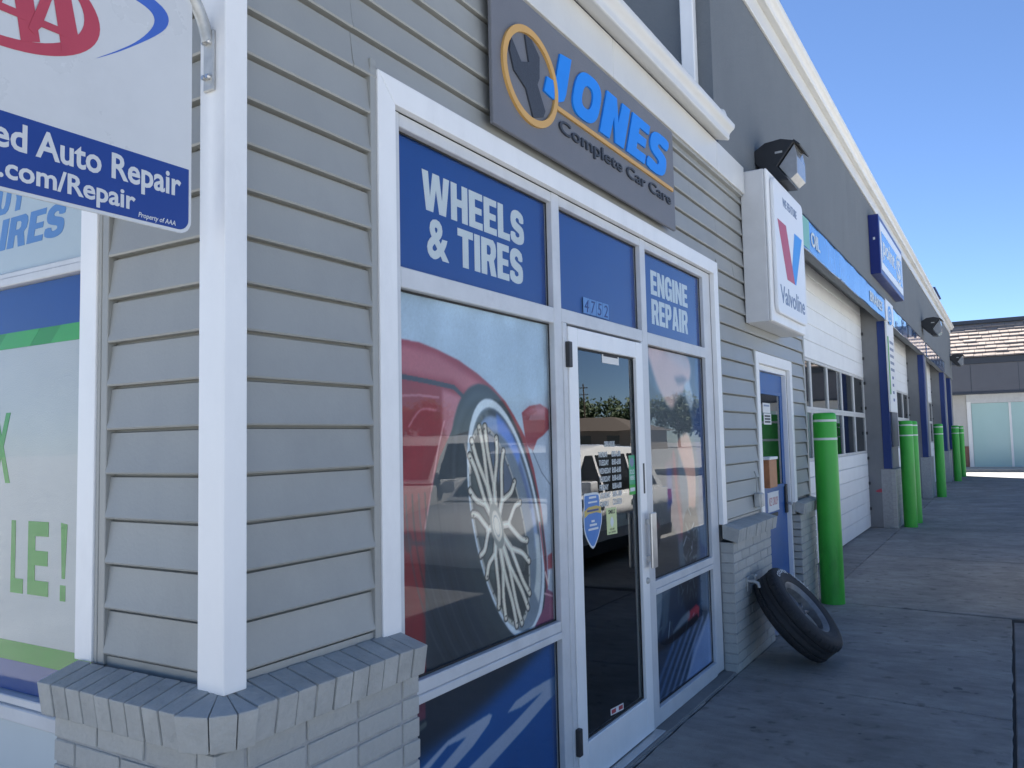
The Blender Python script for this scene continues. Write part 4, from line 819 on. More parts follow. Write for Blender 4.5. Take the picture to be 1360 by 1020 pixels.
letter([(3.672, zb), (3.79, zb), (3.80, 3.28), (3.862, zb), (3.972, zb), (3.972, zt), (3.868, zt), (3.860, 3.265), (3.795, zt), (3.672, zt)])
letter([(4.010, zb), (4.262, zb), (4.262, 3.20), (4.125, 3.20), (4.125, 3.24), (4.24, 3.24), (4.24, 3.296), (4.125, 3.296), (4.125, 3.336), (4.262, 3.336), (4.262, zt), (4.010, zt)])
letter(smooth_pts([(4.298, 3.150), (4.40, 3.138), (4.50, 3.142), (4.562, 3.168), (4.575, 3.22), (4.555, 3.270), (4.49, 3.292), (4.42, 3.306), (4.412, 3.322), (4.44, 3.334), (4.555, 3.326), (4.562, 3.388), (4.45, 3.399), (4.36, 3.392), (4.302, 3.362), (4.292, 3.305), (4.325, 3.262), (4.40, 3.240), (4.452, 3.226), (4.455, 3.206), (4.42, 3.197), (4.298, 3.210)], 2))
text('lettering', 'Complete Car Care', J1, 3.240, 4.675, 2.985, 3.068, 'sign_dark', js, t=.010, off=.008)

aa = thing('hanging_sign', (-0.03, 1.38, 2.14), 'white hanging club sign with red ring emblem and blue text band on bracket', 'sign')
def rr(y0, y1, z0, z1, r, n=6):
    return [(cx + r * math.cos(t), cz + r * math.sin(t)) for cx, cz, a in ((y1 - r, z1 - r, 0), (y0 + r, z1 - r, 90), (y0 + r, z0 + r, 180), (y1 - r, z0 + r, 270)) for t in [rad(a + 90 * k / n) for k in range(n + 1)]]
poly('sign_panel', rr(.50, 1.334, 2.140, 3.06, .035), FX(-.036), .006, 'club_white', aa)
bandp = [p for p in rr(.508, 1.326, 2.148, 3.05, .03) if p[1] < 2.2]; bandp = [(1.326, 2.308)] + [(.508, 2.308)] + [p for p in rr(.508, 1.326, 2.148, 2.6, .03) if p[1] < 2.3]
poly('text_band', bandp, FX(-.0298), .0006, 'club_blue', aa)
A1 = FX(-.029)
text('lettering', 'Auto Repair', A1, .943, 1.303, 2.212, 2.292, 'club_white', aa, t=.0006, off=.022)
text('lettering', 'Approved', A1, .62, .925, 2.212, 2.292, 'club_white', aa, t=.0006, off=.022)
text('lettering', '.com/Repair', A1, .868, 1.178, 2.153, 2.214, 'club_white', aa, t=.0006, off=.022)
text('lettering', 'AAA', A1, .745, .858, 2.167, 2.214, 'club_white', aa, t=.0006, off=.022)
text('lettering', 'Property of AAA', A1, 1.186, 1.288, 2.151, 2.167, 'club_white', aa, t=.0006, off=.01, shear=.2)
LG = FX(-.0298)
def lg(P_, m='logo_red', off=0.0, sm=0): return poly('emblem', smooth_pts(P_, sm) if sm else P_, FX(-.0298 + off), .0004, m, aa)
v = []; f = []; n = 60; RC = (.842, 2.572)
for k in range(n):
    a = 2 * math.pi * k / n
    v += [LG(RC[0] + .242 * math.cos(a) * 1.0, RC[1] + .128 * math.sin(a) + .10 * math.cos(a) * 0, .0006), LG(RC[0] - .008 + .212 * math.cos(a), RC[1] + .006 + .112 * math.sin(a), .0006)]
MB().add(v, [[2 * k, 2 * ((k + 1) % n), 2 * ((k + 1) % n) + 1, 2 * k + 1] for k in range(n)]).build('emblem_ring', 'logo_red', aa)
for dx in (0.0, -.088, -.176):
    lg([(.962 + dx, 2.672), (1.002 + dx, 2.672), (1.036 + dx, 2.515 - (.03 if dx else 0) + (.005 if dx < -.1 else 0)), (.996 + dx, 2.482 - (.012 if dx else 0))], off=.0008)
    lg([(.975 + dx, 2.672), (.995 + dx, 2.672), (.950 + dx, 2.520), (.934 + dx, 2.497), (.922 + dx, 2.506)], off=.0020); lg([(.940 + dx, 2.537), (1.005 + dx, 2.537), (1.005 + dx, 2.520), (.935 + dx, 2.520)], off=.0014)
SWp = [(1.058, 2.700), (1.132, 2.712), (1.195, 2.714), (1.244, 2.702), (1.264, 2.681), (1.257, 2.651), (1.224, 2.615), (1.172, 2.571), (1.126, 2.535), (1.075, 2.500), (1.126, 2.539), (1.172, 2.578), (1.207, 2.618), (1.224, 2.650), (1.218, 2.672), (1.185, 2.684), (1.117, 2.690), (1.058, 2.692)]
lg(SWp, 'swoosh_blue', 0, 3)
MB().tube(smooth_pts([(-.030, 1.382, 2.665), (-.030, 1.365, 2.72), (-.030, 1.325, 2.78), (-.030, 1.25, 2.83), (-.030, 1.1, 2.86)], 5, False), [.016] * 21, 12).tube([(-.03, 1.12, 2.858), (-.03, .6, 2.858)], .016, 12).build('bracket_arm', 'galv', aa, True)
box('bracket_plate', -.050, -.010, 1.383, 1.3925, 2.535, 2.70, 'galv', aa, .003)
for z in (2.57, 2.665):
    for x in (-.038, -.022): MB().lathe([(0, .012), (.006, .012), (.007, .009), (.007, 0)], Matrix.Translation((x, 1.383, z)) @ Matrix.Rotation(rad(90), 4, 'X'), 8).build('bolt', 'steel', aa, True)

vs = thing('light_box_sign', (0.1, 7.03, 2.49), 'white square light box sign with red and blue emblem on the siding', 'sign')
box('sign_case', -0.009, .175, 6.43, 7.63, 2.49, 3.70, 'sign_box_white', vs, .006); box('sign_rim', .1755, .20, 6.431, 7.629, 2.491, 3.699, 'white_trim', vs, .008)
poly('sign_face', rr(6.51, 7.585, 2.565, 3.655, .06), FX(.2005), .030, 'sign_face', vs, bevel=.012)
V1 = FX(.2308)
text('lettering', 'WE FEATURE', V1, 6.80, 7.32, 3.475, 3.548, 'logo_slate', vs, off=.02); text('lettering', 'Valvoline', V1, 6.60, 7.49, 2.655, 2.80, 'logo_slate', vs, off=.012)
poly('emblem', [(6.60, 3.33), (6.89, 3.33), (7.085, 2.965), (7.135, 2.875), (6.86, 2.875)], V1, .001, 'logo_red', vs); poly('emblem', [(7.20, 3.33), (7.49, 3.33), (7.18, 2.875), (7.137, 2.875), (7.087, 2.967), (7.065, 3.02)], V1, .0012, 'logo_blue', vs)

ps = thing('blue_box_sign', (0.07, 15.3, 4.08), 'navy rectangular box sign high on the stucco wall over the first bay', 'sign')
box('sign_case', .0005, .15, 13.72, 16.95, 4.085, 5.02, 'sign_navy', ps, .006); box('sign_face', .1505, .155, 13.82, 16.85, 4.165, 4.94, 'sign_face', ps, 0); box('sign_panel', .1555, .158, 13.95, 16.72, 4.29, 4.79, 'banner_blue', ps, 0)
box('label_tag', .06, .09, 13.7185, 13.7195, 4.62, 4.66, 'print_white', ps, 0)
P1 = FX(.1585); text('lettering', 'point', P1, 14.05, 15.62, 4.36, 4.72, 'print_white', ps, off=.02); text('lettering', 'S', P1, 15.98, 16.45, 4.37, 4.72, 'print_white', ps, off=.03)
v = []; n = 40
for k in range(n):
    a = 2 * math.pi * k / n; v += [P1(16.21 + .40 * math.cos(a), 4.54 + .27 * math.sin(a), .001), P1(16.21 + .34 * math.cos(a), 4.54 + .225 * math.sin(a), .001)]
MB().add(v, [[2 * k, 2 * ((k + 1) % n), 2 * ((k + 1) % n) + 1, 2 * k + 1] for k in range(n)]).build('emblem_ring', 'print_white', ps)

def banner(y0, y1, m, label, words, green):
    b = thing('banner', (0.015, (y0 + y1) / 2, 3.535), label, 'banner', None)
    mb = MB(); n = 24; v = []; f = []
    for i in range(n + 1):
        y = y0 + (y1 - y0) * i / n; dz = .012 * math.sin(i * .9) * (0 < i < n); w = .004 * math.sin(i * 1.7)
        for x, z in ((.004, 3.532 + dz * .5), (.018 + w, 3.532 + dz * .5), (.018 + w, 3.865), (.004, 3.865)): v.append((x, y, z))
    for i in range(n):
        for q in range(4): f.append([i * 4 + q, i * 4 + (q + 1) % 4, i * 4 + 4 + (q + 1) % 4, i * 4 + 4 + q])
    f += [[0, 1, 2, 3], [n * 4, n * 4 + 1, n * 4 + 2, n * 4 + 3]]
    mb.add(v, f).build('banner_sheet', m, b)
    if green: box('banner_patch', .0225, .0235, y0 + .02, y0 + .33, 3.545, 3.86, 'banner_green', b, 0)
    for s_, a, c in words: text('lettering', s_, FX(.0235), a, c, 3.615, 3.775, 'print_white', b, t=.001, off=.02)
    box('banner_rail', .0005, .026, y0, y1, 3.867, 3.885, 'hinge_black', b, 0); return b
banner(8.61, 15.12, 'banner_blue', 'blue fabric banner with a green patch across the bay beside the white light box sign', [('OIL', 9.02, 9.50), ('BRAKES', 13.35, 14.75)], True)
banner(16.2, 22.9, 'banner_glossy', 'glossy blue banner across the middle bay', [], False)
banner(23.3, 30.1, 'banner_glossy', 'glossy blue banner across the far bay', [], False)
vb = thing('vertical_sign', (0.02, 15.6, 1.98), 'tall narrow white and green sign on the first bay pillar', 'sign')
box('sign_panel', -0.019, .012, 15.28, 16.22, 1.97, 3.531, 'sign_face', vb, .002); box('sign_panel', .0005, .03, 15.15, 16.20, 3.532, 3.90, 'sign_face', vb, .002); box('colour_edge', .0125, .0135, 15.29, 15.44, 2.27, 3.27, 'print_green', vb, 0); box('lower_panel', -0.019, .010, 15.42, 16.20, 1.37, 1.965, 'panel_slate', vb, .002)
v = []; n = 30
for k in range(n):
    a = 2 * math.pi * k / n; q = .85; v += [(.0315, 15.66 + .28 * math.cos(a), 3.66 + .17 * math.sin(a)), (.0315, 15.66 + .19 * math.cos(a), 3.66 + .11 * math.sin(a))]
MB().add(v, [[2 * k, 2 * ((k + 1) % n), 2 * ((k + 1) % n) + 1, 2 * k + 1] for k in range(n)]).build('emblem_ring', 'logo_blue', vb); text('lettering', 'S', FX(.031), 15.54, 15.78, 3.58, 3.74, 'logo_blue', vb, off=.03)
for k in range(5): box('printed_word', .0125, .0133, 15.55, 16.08, 3.17 - k * .12, 3.22 - k * .12, 'logo_slate', vb, 0)
for k in range(4): box('printed_mark', .0125, .0133, 15.70, 15.9, 2.55 - k * .13, 2.60 - k * .13, 'club_blue', vb, 0)
# ------------------------------------------------------------------ wall lamps
def wall_lamp(y, z, label, s=1.0):
    L = thing('wall_lamp', (0, y, z), label, 'lamp')
    side = [(0, .10), (.09, .155), (.22, .165), (.335, .13), (.183, -.062), (.272, -.195), (.175, -.188), (.012, -.02), (0, 0)]
    hs = MB().prism([(a * s, z + b * s) for a, b in side], lambda u, v, w: (u, y + w, v), 0, .36 * s).build('housing', 'black_plastic', L, bevel=.008)
    ln = [(.325, .105), (.342, .0), (.340, -.145), (.282, -.188), (.194, -.064)]
    MB().prism([(a * s, z + b * s) for a, b in ln], lambda u, v, w: (u, y + w, v), .015 * s, .345 * s).build('lens', 'lens', L, bevel=.006)
    MB().prism([((.325) * s, z + .14 * s), (.375 * s, z + .09 * s), (.37 * s, z + .08 * s), (.32 * s, z + .125 * s)], lambda u, v, w: (u, y + w, v), -.004, .364 * s).build('visor', 'black_plastic', L)
    box('lamp_tag', .17 * s, .23 * s, y - .0015, y - .0005, z + .045 * s, z + .062 * s, 'galv', L, 0)
    return L
wall_lamp(6.885, 3.905, 'black wall lamp with angled clear lens just above the white light box sign'); wall_lamp(22.4, 4.22, 'black wall lamp over the middle bay banner', 1.25); wall_lamp(33.6, 4.22, 'black wall lamp at the far corner of the stucco wall', 1.25)
vd = thing('wall_vent', (0, 5.98, 3.95), 'round white vent cover on stucco behind the end of the gutter', 'vent')
MB().lathe([(0, .03), (.06, .028), (.085, .02), (.095, .0)], Matrix.Translation((-.003, 5.99, 3.97)) @ Matrix.Rotation(rad(90), 4, 'Y'), 28).build('vent_cover', 'white_gutter', vd, True)

# ------------------------------------------------------------------ bollards
def bollard(x, y, label, grp=None, h=1.81):
    r = .108; b = thing('bollard', (x, y, 0), label, 'bollard', grp)
    MB().lathe([(r * 1.0, 0.0), (r, h - .05), (r * .985, h - .02), (r * .93, h - .005), (r * .75, h + .003), (0, h + .006)], Matrix.Translation((x, y, 0)), 40).build('sleeve', 'bollard_green', b, True)
    for z in (h - .085, h - .26): MB().lathe([(r + .0002, z), (r + .0022, z + .001), (r + .0022, z + .021), (r + .0002, z + .022)], Matrix.Translation((x, y, 0)), 40).build('reflective_band', 'band_white', b, True)
    return b
bollard(.19, 8.36, 'tall green bollard beside the blue side door')
bollard(.19, 15.6, 'green bollard at the first bay pillar, front one of a close pair'); bollard(.20, 16.35, 'green bollard at the first bay pillar, rear one of a close pair')
bollard(.19, 23.05, 'green bollard standing alone at the pillar between the middle and far bays'); bollard(.19, 30.5, 'green bollard at the far bay pillar, front one of the last pair'); bollard(.20, 33.6, 'green bollard near the far corner, rear one of the last pair')

q_ = random.Random(4); spots = MB()
for k in range(46):
    cx_, cy_, r_ = q_.uniform(.25, 1.6), q_.uniform(2.9, 13), q_.choice((.006, .010, .016, .03)) * q_.uniform(.6, 1.4); n_ = 9
    pts_ = [(cx_ + r_ * q_.uniform(.6, 1.2) * math.cos(2 * math.pi * i / n_), cy_ + r_ * q_.uniform(.6, 1.3) * math.sin(2 * math.pi * i / n_)) for i in range(n_)]
    spots.add([(a, b, .0012) for a, b in pts_] + [(cx_, cy_, .0016)], [[i, (i + 1) % n_, n_] for i in range(n_)])
tag(spots.build('paving_spots', 'oil_spot', pv), kind='stuff')
# ------------------------------------------------------------------ leaning tyre
TR, TW = .345, .215; lean = rad(41)
ty = thing('car_tyre', (.40, 6.15, 0), 'black tyre with white letters and steel wheel leaning against the brick pier', 'tyre')
ax = Vector((math.cos(lean), 0.02, math.sin(lean))).normalized(); up = Vector((-math.sin(lean), 0, math.cos(lean))); up = (up - ax * up.dot(ax)).normalized(); sd_ = up.cross(ax)
low = TR * up.z + TW / 2 * .80 * ax.z
xw_ = O + .004 + (TR * -up.x * -1 if False else 0)
cen = Vector((0, 6.13, low + .012)); cen.x = O + TR * abs(up.x) * .97 + TW / 2 * ax.x * .88 + .005
MT = Matrix(((up.x, sd_.x, ax.x, cen.x), (up.y, sd_.y, ax.y, cen.y), (up.z, sd_.z, ax.z, cen.z), (0, 0, 0, 1)))
hw = TW / 2
tp_ = [(.200, hw * .70), (.215, hw * .84), (.235, hw * .93), (.275, hw * 1.0), (.305, hw * .98), (.325, hw * .90), (.338, hw * .78), (.3435, hw * .62)]
tr_ = []
for a, b in ((.62, .40), (.32, .08), (-.08, -.32), (-.40, -.62)):
    tr_ += [(.346, hw * a), (.346, hw * b), (.338, hw * b - .0005), (.338, hw * b - .007)]
prof = tp_ + tr_[:-2] + [(r, -h) for r, h in reversed(tp_)]
MB().lathe(prof, MT, 72).build('tyre_body', 'rubber', ty, True)
blocks = MB()
for k in range(44):
    a = 2 * math.pi * k / 44
    for s_ in (1, -1):
        p = [(.3462, .50), (.342, .70), (.334, .82)]
        c, s2 = math.cos, math.sin; v = []
        for r_, h in p:
            for da in (-.045, .045): v.append(MT @ Vector(((r_ + .004) * c(a + da), (r_ + .004) * s2(a + da), s_ * hw * h)))
        for r_, h in p:
            for da in (-.05, .05): v.append(MT @ Vector(((r_ - .003) * c(a + da), (r_ - .003) * s2(a + da), s_ * hw * h)))
        blocks.add(v, [(0, 1, 3, 2), (2, 3, 5, 4), (0, 2, 8, 6), (2, 4, 10, 8), (1, 7, 9, 3), (3, 9, 11, 5), (4, 5, 11, 10), (0, 6, 7, 1)])
tag(blocks.build('tread_blocks', 'rubber', ty), kind='stuff')
MB().lathe([(.268, hw + .0002), (.269, hw + .0018), (.271, hw + .0018), (.272, hw + .0002)], MT, 72).build('sidewall_rib', 'rubber_side', ty, True)
rim = MB().lathe([(.178, -hw * .8), (.178, hw * .3), (.186, hw * .55), (.197, hw * .66), (.207, hw * .76), (.212, hw * .80), (.212, hw * .84), (.205, hw * .82), (.192, hw * .70), (.178, hw * .60), (.172, hw * .25), (.168, hw * .1)], MT, 64).build('rim', 'wheel_metal', ty, True)
MB().lathe([(.17, hw * .05), (.12, hw * .0), (.06, hw * .12), (.0, hw * .14)], MT, 40).build('wheel_disc', 'wheel_dark', ty, True)
for k in range(5):
    a = 2 * math.pi * k / 5 + .3; m = MB()
    for s_ in (-1, 1):
        pts = []
        for r_, da, h in ((.035, .35 * s_, .30), (.09, .24 * s_, .28), (.165, .20 * s_, .18)): pts.append(MT @ Vector((r_ * math.cos(a + da), r_ * math.sin(a + da), hw * h)))
        m.tube(pts, [.013, .012, .012], 8)
    m.build('spoke', 'wheel_metal', ty, True)
MB().lathe([(.06, hw * .1), (.058, hw * .3), (.05, hw * .36), (.035, hw * .38), (.032, hw * .30), (0, hw * .30)], MT, 32).build('hub', 'wheel_metal', ty, True)
def arc_text(s_, a0, a1, r0, r1):
    def w(u, v_, t):                       # u along the arc 0..1, v_ radius 0..1
        a = a0 + (a1 - a0) * u; r_ = r0 + (r1 - r0) * v_; return MT @ Vector((r_ * math.cos(a), r_ * math.sin(a), hw * (1.0 if r_ < .30 else .985) + .0015 + t))
    text('sidewall_letters', s_, w, 0, 1, 0, 1, 'letter_white', ty, t=.0008, off=.03, space=1.15)
arc_text('COOPER', rad(-22), rad(26), .279, .309); arc_text('COBRA', rad(38), rad(76), .279, .309)

# ------------------------------------------------------------------ building at the end of the lot
FB = thing('shop_row', (8, 40, 0), 'low shop row with pale shingled mansard roof and mint filmed windows', 'building')
FY = 40.0
box('wall', -8, 9.3, FY + .02, FY + 8, 0, 3.4, 'far_siding', FB, 0)
for k in range(22): board(lambda u, v, w: (u, FY - w * 1.5 + .005, v), -2, 0.12, .99 + k * .104, FB) if False else None
cl = MB()
for k in range(18): cl.prism([(0.0, 1.0 + k * .12), (-.03, 1.0 + k * .12), (-.008, 1.115 + k * .12), (0, 1.115 + k * .12)], lambda o, z, u: (u, FY + .015 + o, z), -3, .19)
cl.build('clapboards', 'far_siding', FB)
box('brick_base', -3, .19, FY - .08, FY + .015, 0, .98, 'far_brick', FB)
for a, b in ((.20, .36),): box('window_post', a, b, FY - .06, FY + .015, .0, 2.86, 'white_trim', FB)
box('window_head', .20, 9.3, FY - .05, FY + .018, 2.80, 3.25, 'frame_alu', FB)
box('plinth', .36, 9.3, FY - .05, FY + .016, 0, .12, 'frame_alu', FB)
wx = .37
for i in range(6):
    w_ = box('window', wx, wx + 1.36, FY - .015, FY + .012, .12, 2.79, 'film_mint', FB, 0)
    box('window_mullion', wx + 1.36, wx + 1.45, FY - .06, FY + .013, .12, 2.79, 'white_trim', FB); wx += 1.45
box('soffit_panel', -3, 9.5, FY - .55, FY + .0, 3.255, 4.44, 'panel_slate', FB)
for i in range(6): box('panel_joint', -1.29 + i * 1.72, -1.27 + i * 1.72, FY - .556, FY - .5505, 3.26, 4.42, 'fascia_dark', FB, 0)
box('fascia', -3, 9.5, FY - .62, FY + .2, 4.445, 4.70, 'fascia_dark', FB); box('band', -3, 9.5, FY - .60, FY - .1, 3.17, 3.252, 'fascia_dark', FB)
n = 9; zr0, zr1, yr0, yr1 = 4.72, 6.22, FY - .72, FY + .65
for k in range(n):
    t0, t1 = k / n, (k + 1) / n; m = MB(); a0 = (yr0 + (yr1 - yr0) * t0, zr0 + (zr1 - zr0) * t0); a1 = (yr0 + (yr1 - yr0) * t1, zr0 + (zr1 - zr0) * t1); nx = 0.0
    x = -3.0
    while x < 9.5:
        L = rnd.uniform(.28, .5); dz = rnd.uniform(-.015, .015); h = .06 + rnd.uniform(0, .02)
        m.prism([(a0[0] - h, a0[1] + dz), (a0[0] - h + .02, a0[1] + .05 + dz), (a1[0] - .01, a1[1] + .03), (a1[0] + .06, a1[1]), (a0[0] + .05, a0[1] + dz)], lambda o, z, u: (u, o, z), x, x + L - .012); x += L
    m.build('shingle_course', 'shingle', FB)
MB().prism([(yr0 + .06, zr0), (yr1 + .06, zr1), (yr1 + 6, zr1), (yr1 + 6, zr0)], lambda o, z, u: (u, o, z), -3, 9.5).build('roof', 'fascia_dark', FB)
box('ridge_cap', -3, 9.5, yr1 - .12, yr1 + .3, zr1 + .04, zr1 + .20, 'fascia_dark', FB)

# ------------------------------------------------------------------ things across the lot, seen mirrored in the glass
def car(x, y, rz, paint, label, suv=True, pickup=False, grp=None):
    c = thing('parked_car' if not pickup else 'pickup_truck', (x, y, -.14), label, 'car' if not pickup else 'truck', grp)
    T = Matrix.Translation((x, y, -.14)) @ Matrix.Rotation(rz, 4, 'Z')
    fn = lambda u, v, w: T @ Vector((w, u, v))
    if pickup: low = [(-2.8, .45), (-2.8, 1.05), (-2.75, 1.15), (1.0, 1.15), (1.05, 1.12), (2.35, 1.08), (2.65, .98), (2.75, .6), (2.7, .42)]; cab = [(-.95, 1.14), (-.85, 1.80), (-.6, 1.88), (.55, 1.86), (.8, 1.75), (1.35, 1.13)]; wl, wr = (-.78, -.68, .62, 1.05), None
    else: low = [(-2.25, .42), (-2.32, .75), (-2.25, .98), (-2.1, 1.02), (1.0, 1.02), (1.95, .90), (2.25, .72), (2.28, .45), (2.2, .32), (-2.1, .32)]; cab = [(-2.12, 1.0), (-1.85, 1.50), (-1.6, 1.62), (-.2, 1.68), (.35, 1.62), (1.25, 1.0)]
    hw_ = .92 if not pickup else .98
    m = MB(); n = len(low)
    secs = [(-hw_, .03), (-hw_ + .05, 0), (hw_ - .05, 0), (hw_, .03)]
    m.prism(low, fn, -hw_, hw_); m.build('body', paint, c, True, bevel=.06)
    v = []; k = len(cab); top = max(p[1] for p in cab)
    for s_ in (-1, 1):
        for u, z in cab: t = (z - 1.0) / (top - 1.0); v.append(fn(u, z, s_ * (hw_ - .05 - .19 * t)))
    MB().add(v, [list(range(k)), list(range(2 * k - 1, k - 1, -1))] + [[i, (i + 1) % k, k + (i + 1) % k, k + i] for i in range(k)]).build('cabin', paint, c, True, bevel=.05)
    zt = top - .14; zl = 1.06 if not pickup else 1.2
    def sidewin(u0l, u0t, u1l, u1t):
        for s_ in (-1, 1):
            q = []
            for u, z in ((u0l, zl), (u1l, zl), (u1t, zt), (u0t, zt)):
                t = (z - 1.0) / (top - 1.0); q.append(fn(u, z, s_ * (hw_ - .05 - .19 * t + .006)))
            q2 = [p - (T.to_3x3() @ Vector((s_ * .03, 0, 0))) for p in q]
            MB().add(q + q2, [(0, 1, 2, 3), (4, 5, 6, 7), (0, 1, 5, 4), (1, 2, 6, 5), (2, 3, 7, 6), (3, 0, 4, 7)]).build('side_window', 'car_glass', c)
    if pickup: sidewin(-.80, -.74, .12, .12); sidewin(.20, .20, 1.12, .68)
    else: sidewin(-1.85, -1.62, -.95, -.95); sidewin(-.87, -.87, .08, .08); sidewin(.16, .16, 1.02, .38)
    def glass(u0, z0, u1, z1, d):
        q = [fn(u0, z0, -hw_ + .16), fn(u0, z0, hw_ - .16), fn(u1, z1, hw_ - .26), fn(u1, z1, -hw_ + .26)]; o = T.to_3x3() @ Vector((0, d, .012)); q2 = [p + o for p in q]
        MB().add(q + q2, [(0, 1, 2, 3), (4, 5, 6, 7), (0, 1, 5, 4), (1, 2, 6, 5), (2, 3, 7, 6), (3, 0, 4, 7)]).build('windscreen', 'car_glass', c)
    if pickup: glass(1.28, 1.2, .86, 1.70, .012); glass(-.94, 1.25, -.87, 1.70, -.012)
    else: glass(1.16, 1.06, .42, 1.57, .012); glass(-2.08, 1.08, -1.88, 1.46, -.012)
    R_ = .36 if not pickup else .41
    for u in ((-1.42, 1.42) if not pickup else (-1.75, 1.85)):
        for s_ in (-1, 1):
            MW = T @ Matrix.Translation((s_ * (hw_ - .12), u, R_)) @ Matrix.Rotation(rad(90 * s_), 4, 'Y')
            w_ = MB().lathe([(.22, .125), (.26, .13), (R_ - .02, .115), (R_, .08), (R_, -.08), (R_ - .02, -.1), (.2, -.1)], MW, 32).build('wheel', 'rubber', c, True)
            rm_ = MB().lathe([(.235, .12), (.215, .128), (.19, .09), (.06, .075), (.05, .10), (0, .10)], MW, 24).build('rim', 'wheel_metal', w_, True)
    for s_ in (-1, 1):
        fy = low[-3][0] if not pickup else 2.70
        MB().prism([(fy - .34, .86), (fy - .06, .70), (fy - .02, .60), (fy - .40, .70)], fn, s_ * (hw_ - .30), s_ * (hw_ + .004)).build('headlight', 'lamp_glass', c)
        MB().prism([(low[0][0] + .02, .70), (low[0][0] - .06 if not pickup else low[0][0] - .01, .74), (low[0][0] - .02, .96), (low[0][0] + .14, .97), (low[0][0] + .14, .72)], fn, s_ * (hw_ - .22), s_ * (hw_ + .004)).build('tail_light', 'lamp_red', c)
        MB().prism([(.78, zl), (.98, zl + .02), (.98, zl + .17), (.80, zl + .18)] if not pickup else [(1.0, zl), (1.12, zl), (1.12, zl + .25), (1.0, zl + .25)], fn, s_ * (hw_ - .04), s_ * (hw_ + .17)).build('mirror', paint if not pickup else 'car_trim', c, bevel=.02)
        for u in ((-.75, .35) if not pickup else (.25,)): MB().prism([(u - .11, .89), (u + .11, .89), (u + .11, .925), (u - .11, .925)], fn, s_ * (hw_ - .01), s_ * (hw_ + .03)).build('door_handle', paint, c, bevel=.008)
    MB().prism([(low[0][0] + .05, .30), (low[-2][0], .30), (low[-2][0] + .02, .46), (low[0][0], .46)], fn, -hw_ - .012, hw_ + .012).build('sill_trim', 'car_trim', c, bevel=.02)
    if pickup: MB().prism([(-2.70, 1.1505), (-1.05, 1.1505), (-1.05, 1.16), (-2.70, 1.16)], fn, -hw_ + .08, hw_ - .08).build('bed_cover', 'car_trim', c)
    return c
car(3.6, 9.9, math.pi, 'car_white', 'white crossover parked on the concrete opposite the shop door, seen mirrored in its glass')
car(6.5, 11.2, math.pi, 'car_white', 'white pickup truck parked beyond the white crossover, seen mirrored in the shop glass', pickup=True)
car(16.5, 30.0, math.pi / 2, 'car_white', 'white crossover in the far row across the lot', grp='cars parked in the far row across the lot')
car(16.5, 34.0, math.pi / 2, 'car_silver', 'silver crossover in the far row across the lot', grp='cars parked in the far row across the lot')
car(17.0, 26.5, math.pi / 2, 'car_red', 'red crossover in the far row across the lot', grp='cars parked in the far row across the lot')
up_ = thing('utility_pole', (62, 130, -.14), 'tall wooden utility pole with two crossarms across the lot', 'pole')
MB().tube([(62, 130, -.14), (62, 130, 11.5)], [.19, .12], 14).build('pole', 'wood_pole', up_, True)
for z in (10.7, 9.5):
    box('crossarm', 60.9, 63.1, 129.75, 129.85, z, z + .12, 'wood_pole', up_)
    for dx in (-.95, -.45, .45, .95): MB().lathe([(0, .2), (.04, .19), (.06, .1), (.03, .08), (.05, .02), (.02, 0)], Matrix.Translation((62 + dx, 129.8, z + .12)), 10).build('insulator', 'lens', up_, True)
HX, HY = 46, 112
hb = thing('tan_house', (HX + 15, HY + 8, 0), 'tan low building with brown hipped roof beyond the parked cars', 'building')
box('wall', HX, HX + 30, HY, HY + 16, -.14, 2.9, 'tan_wall', hb, 0)
MB().add([(HX - 1, HY - 1, 2.9), (HX + 31, HY - 1, 2.9), (HX + 31, HY + 17, 2.9), (HX - 1, HY + 17, 2.9), (HX + 6, HY + 8, 5.2), (HX + 24, HY + 8, 5.2)], [(0, 1, 5, 4), (1, 2, 5), (2, 3, 4, 5), (3, 0, 4), (0, 3, 2, 1)]).build('roof', 'roof_brown', hb)
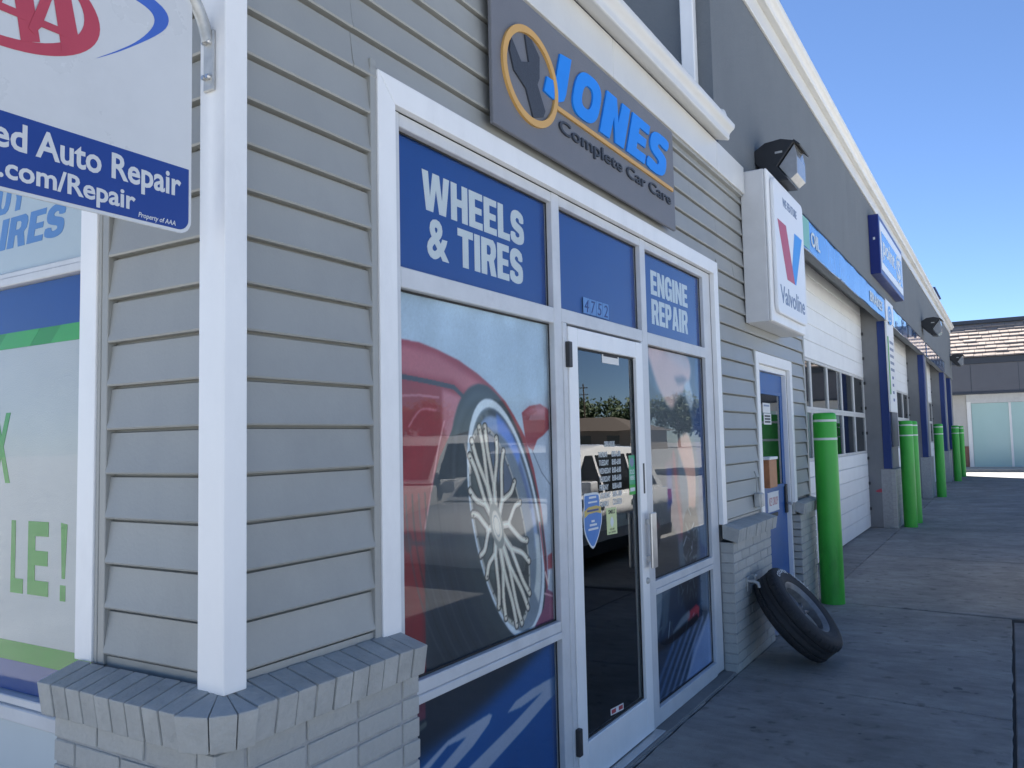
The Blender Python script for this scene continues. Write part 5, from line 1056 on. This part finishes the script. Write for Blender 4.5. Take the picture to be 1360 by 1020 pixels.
for i in range(6): w_ = box('window', HX + 1.5 + i * 4.6, HX + 3.6 + i * 4.6, HY - .04, HY + .05, .9, 2.2, 'car_glass', hb); box('window_frame', HX + 1.4 + i * 4.6, HX + 3.7 + i * 4.6, HY - .06, HY - .045, .8, .9, 'white_trim', w_)
def tree(x, y, h, r, label, seed):
    q = random.Random(seed); t = thing('tree', (x, y, -.14), label, 'tree', 'trees far across the lot')
    m = MB().tube([(x, y, -.14), (x + .1, y, h * .25), (x - .1, y + .1, h * .5), (x, y, h * .8)], [.28, .22, .15, .05], 10); cl = []
    for k in range(9):
        a = q.uniform(0, 6.28); z = h * q.uniform(.3, .75); e = (x + r * .7 * math.cos(a), y + r * .7 * math.sin(a), min(h * .95, z + h * .18)); m.tube([(x, y, z), ((x + e[0]) / 2, (y + e[1]) / 2, (z + e[2]) / 2 + .2), e], [.11, .07, .03], 7); cl.append(e)
    m.build('trunk', 'bark', t, True); cr = MB()
    for k in range(14): a = q.uniform(0, 6.28); d = r * math.sqrt(q.random()) * .8; cl.append((x + d * math.cos(a), y + d * math.sin(a), h * q.uniform(.25, 1.0)))
    for (a, b, c) in cl:
        for k in range(95):
            p = Vector((q.gauss(0, 1), q.gauss(0, 1), q.gauss(0, .8))).normalized() * (q.random() ** .4) * r * .42 + Vector((a, b, c)); s_ = q.uniform(.30, .60); u = Vector((q.gauss(0, 1), q.gauss(0, 1), q.gauss(0, 1))).normalized(); w = u.orthogonal().normalized() * s_ * .6; u *= s_
            cr.add([p - u, p + w, p + u, p - w], [(0, 1, 2, 3)])
    d = me('crown', cr.v, cr.f, 'leaf'); link('crown', d, t)
for i, (x, y, h, r) in enumerate(((44, 150, 8.0, 5.2), (53, 153, 9, 5.4), (62, 150, 8.5, 5.4), (72, 146, 9.5, 5.6), (83, 138, 9, 5.4), (92, 122, 8.5, 5.4), (97, 100, 9, 5.4))): tree(x, y, h, r, ['round dark leafy tree left of the tan building roof', 'tall dark leafy tree just behind the tan building', 'broad leafy tree behind the tan roof', 'tallest leafy tree behind the tan building', 'leafy tree at the rear corner of the tan building', 'leafy tree beside the tan building gable', 'leafy tree standing apart across the lot'][i], 20 + i)
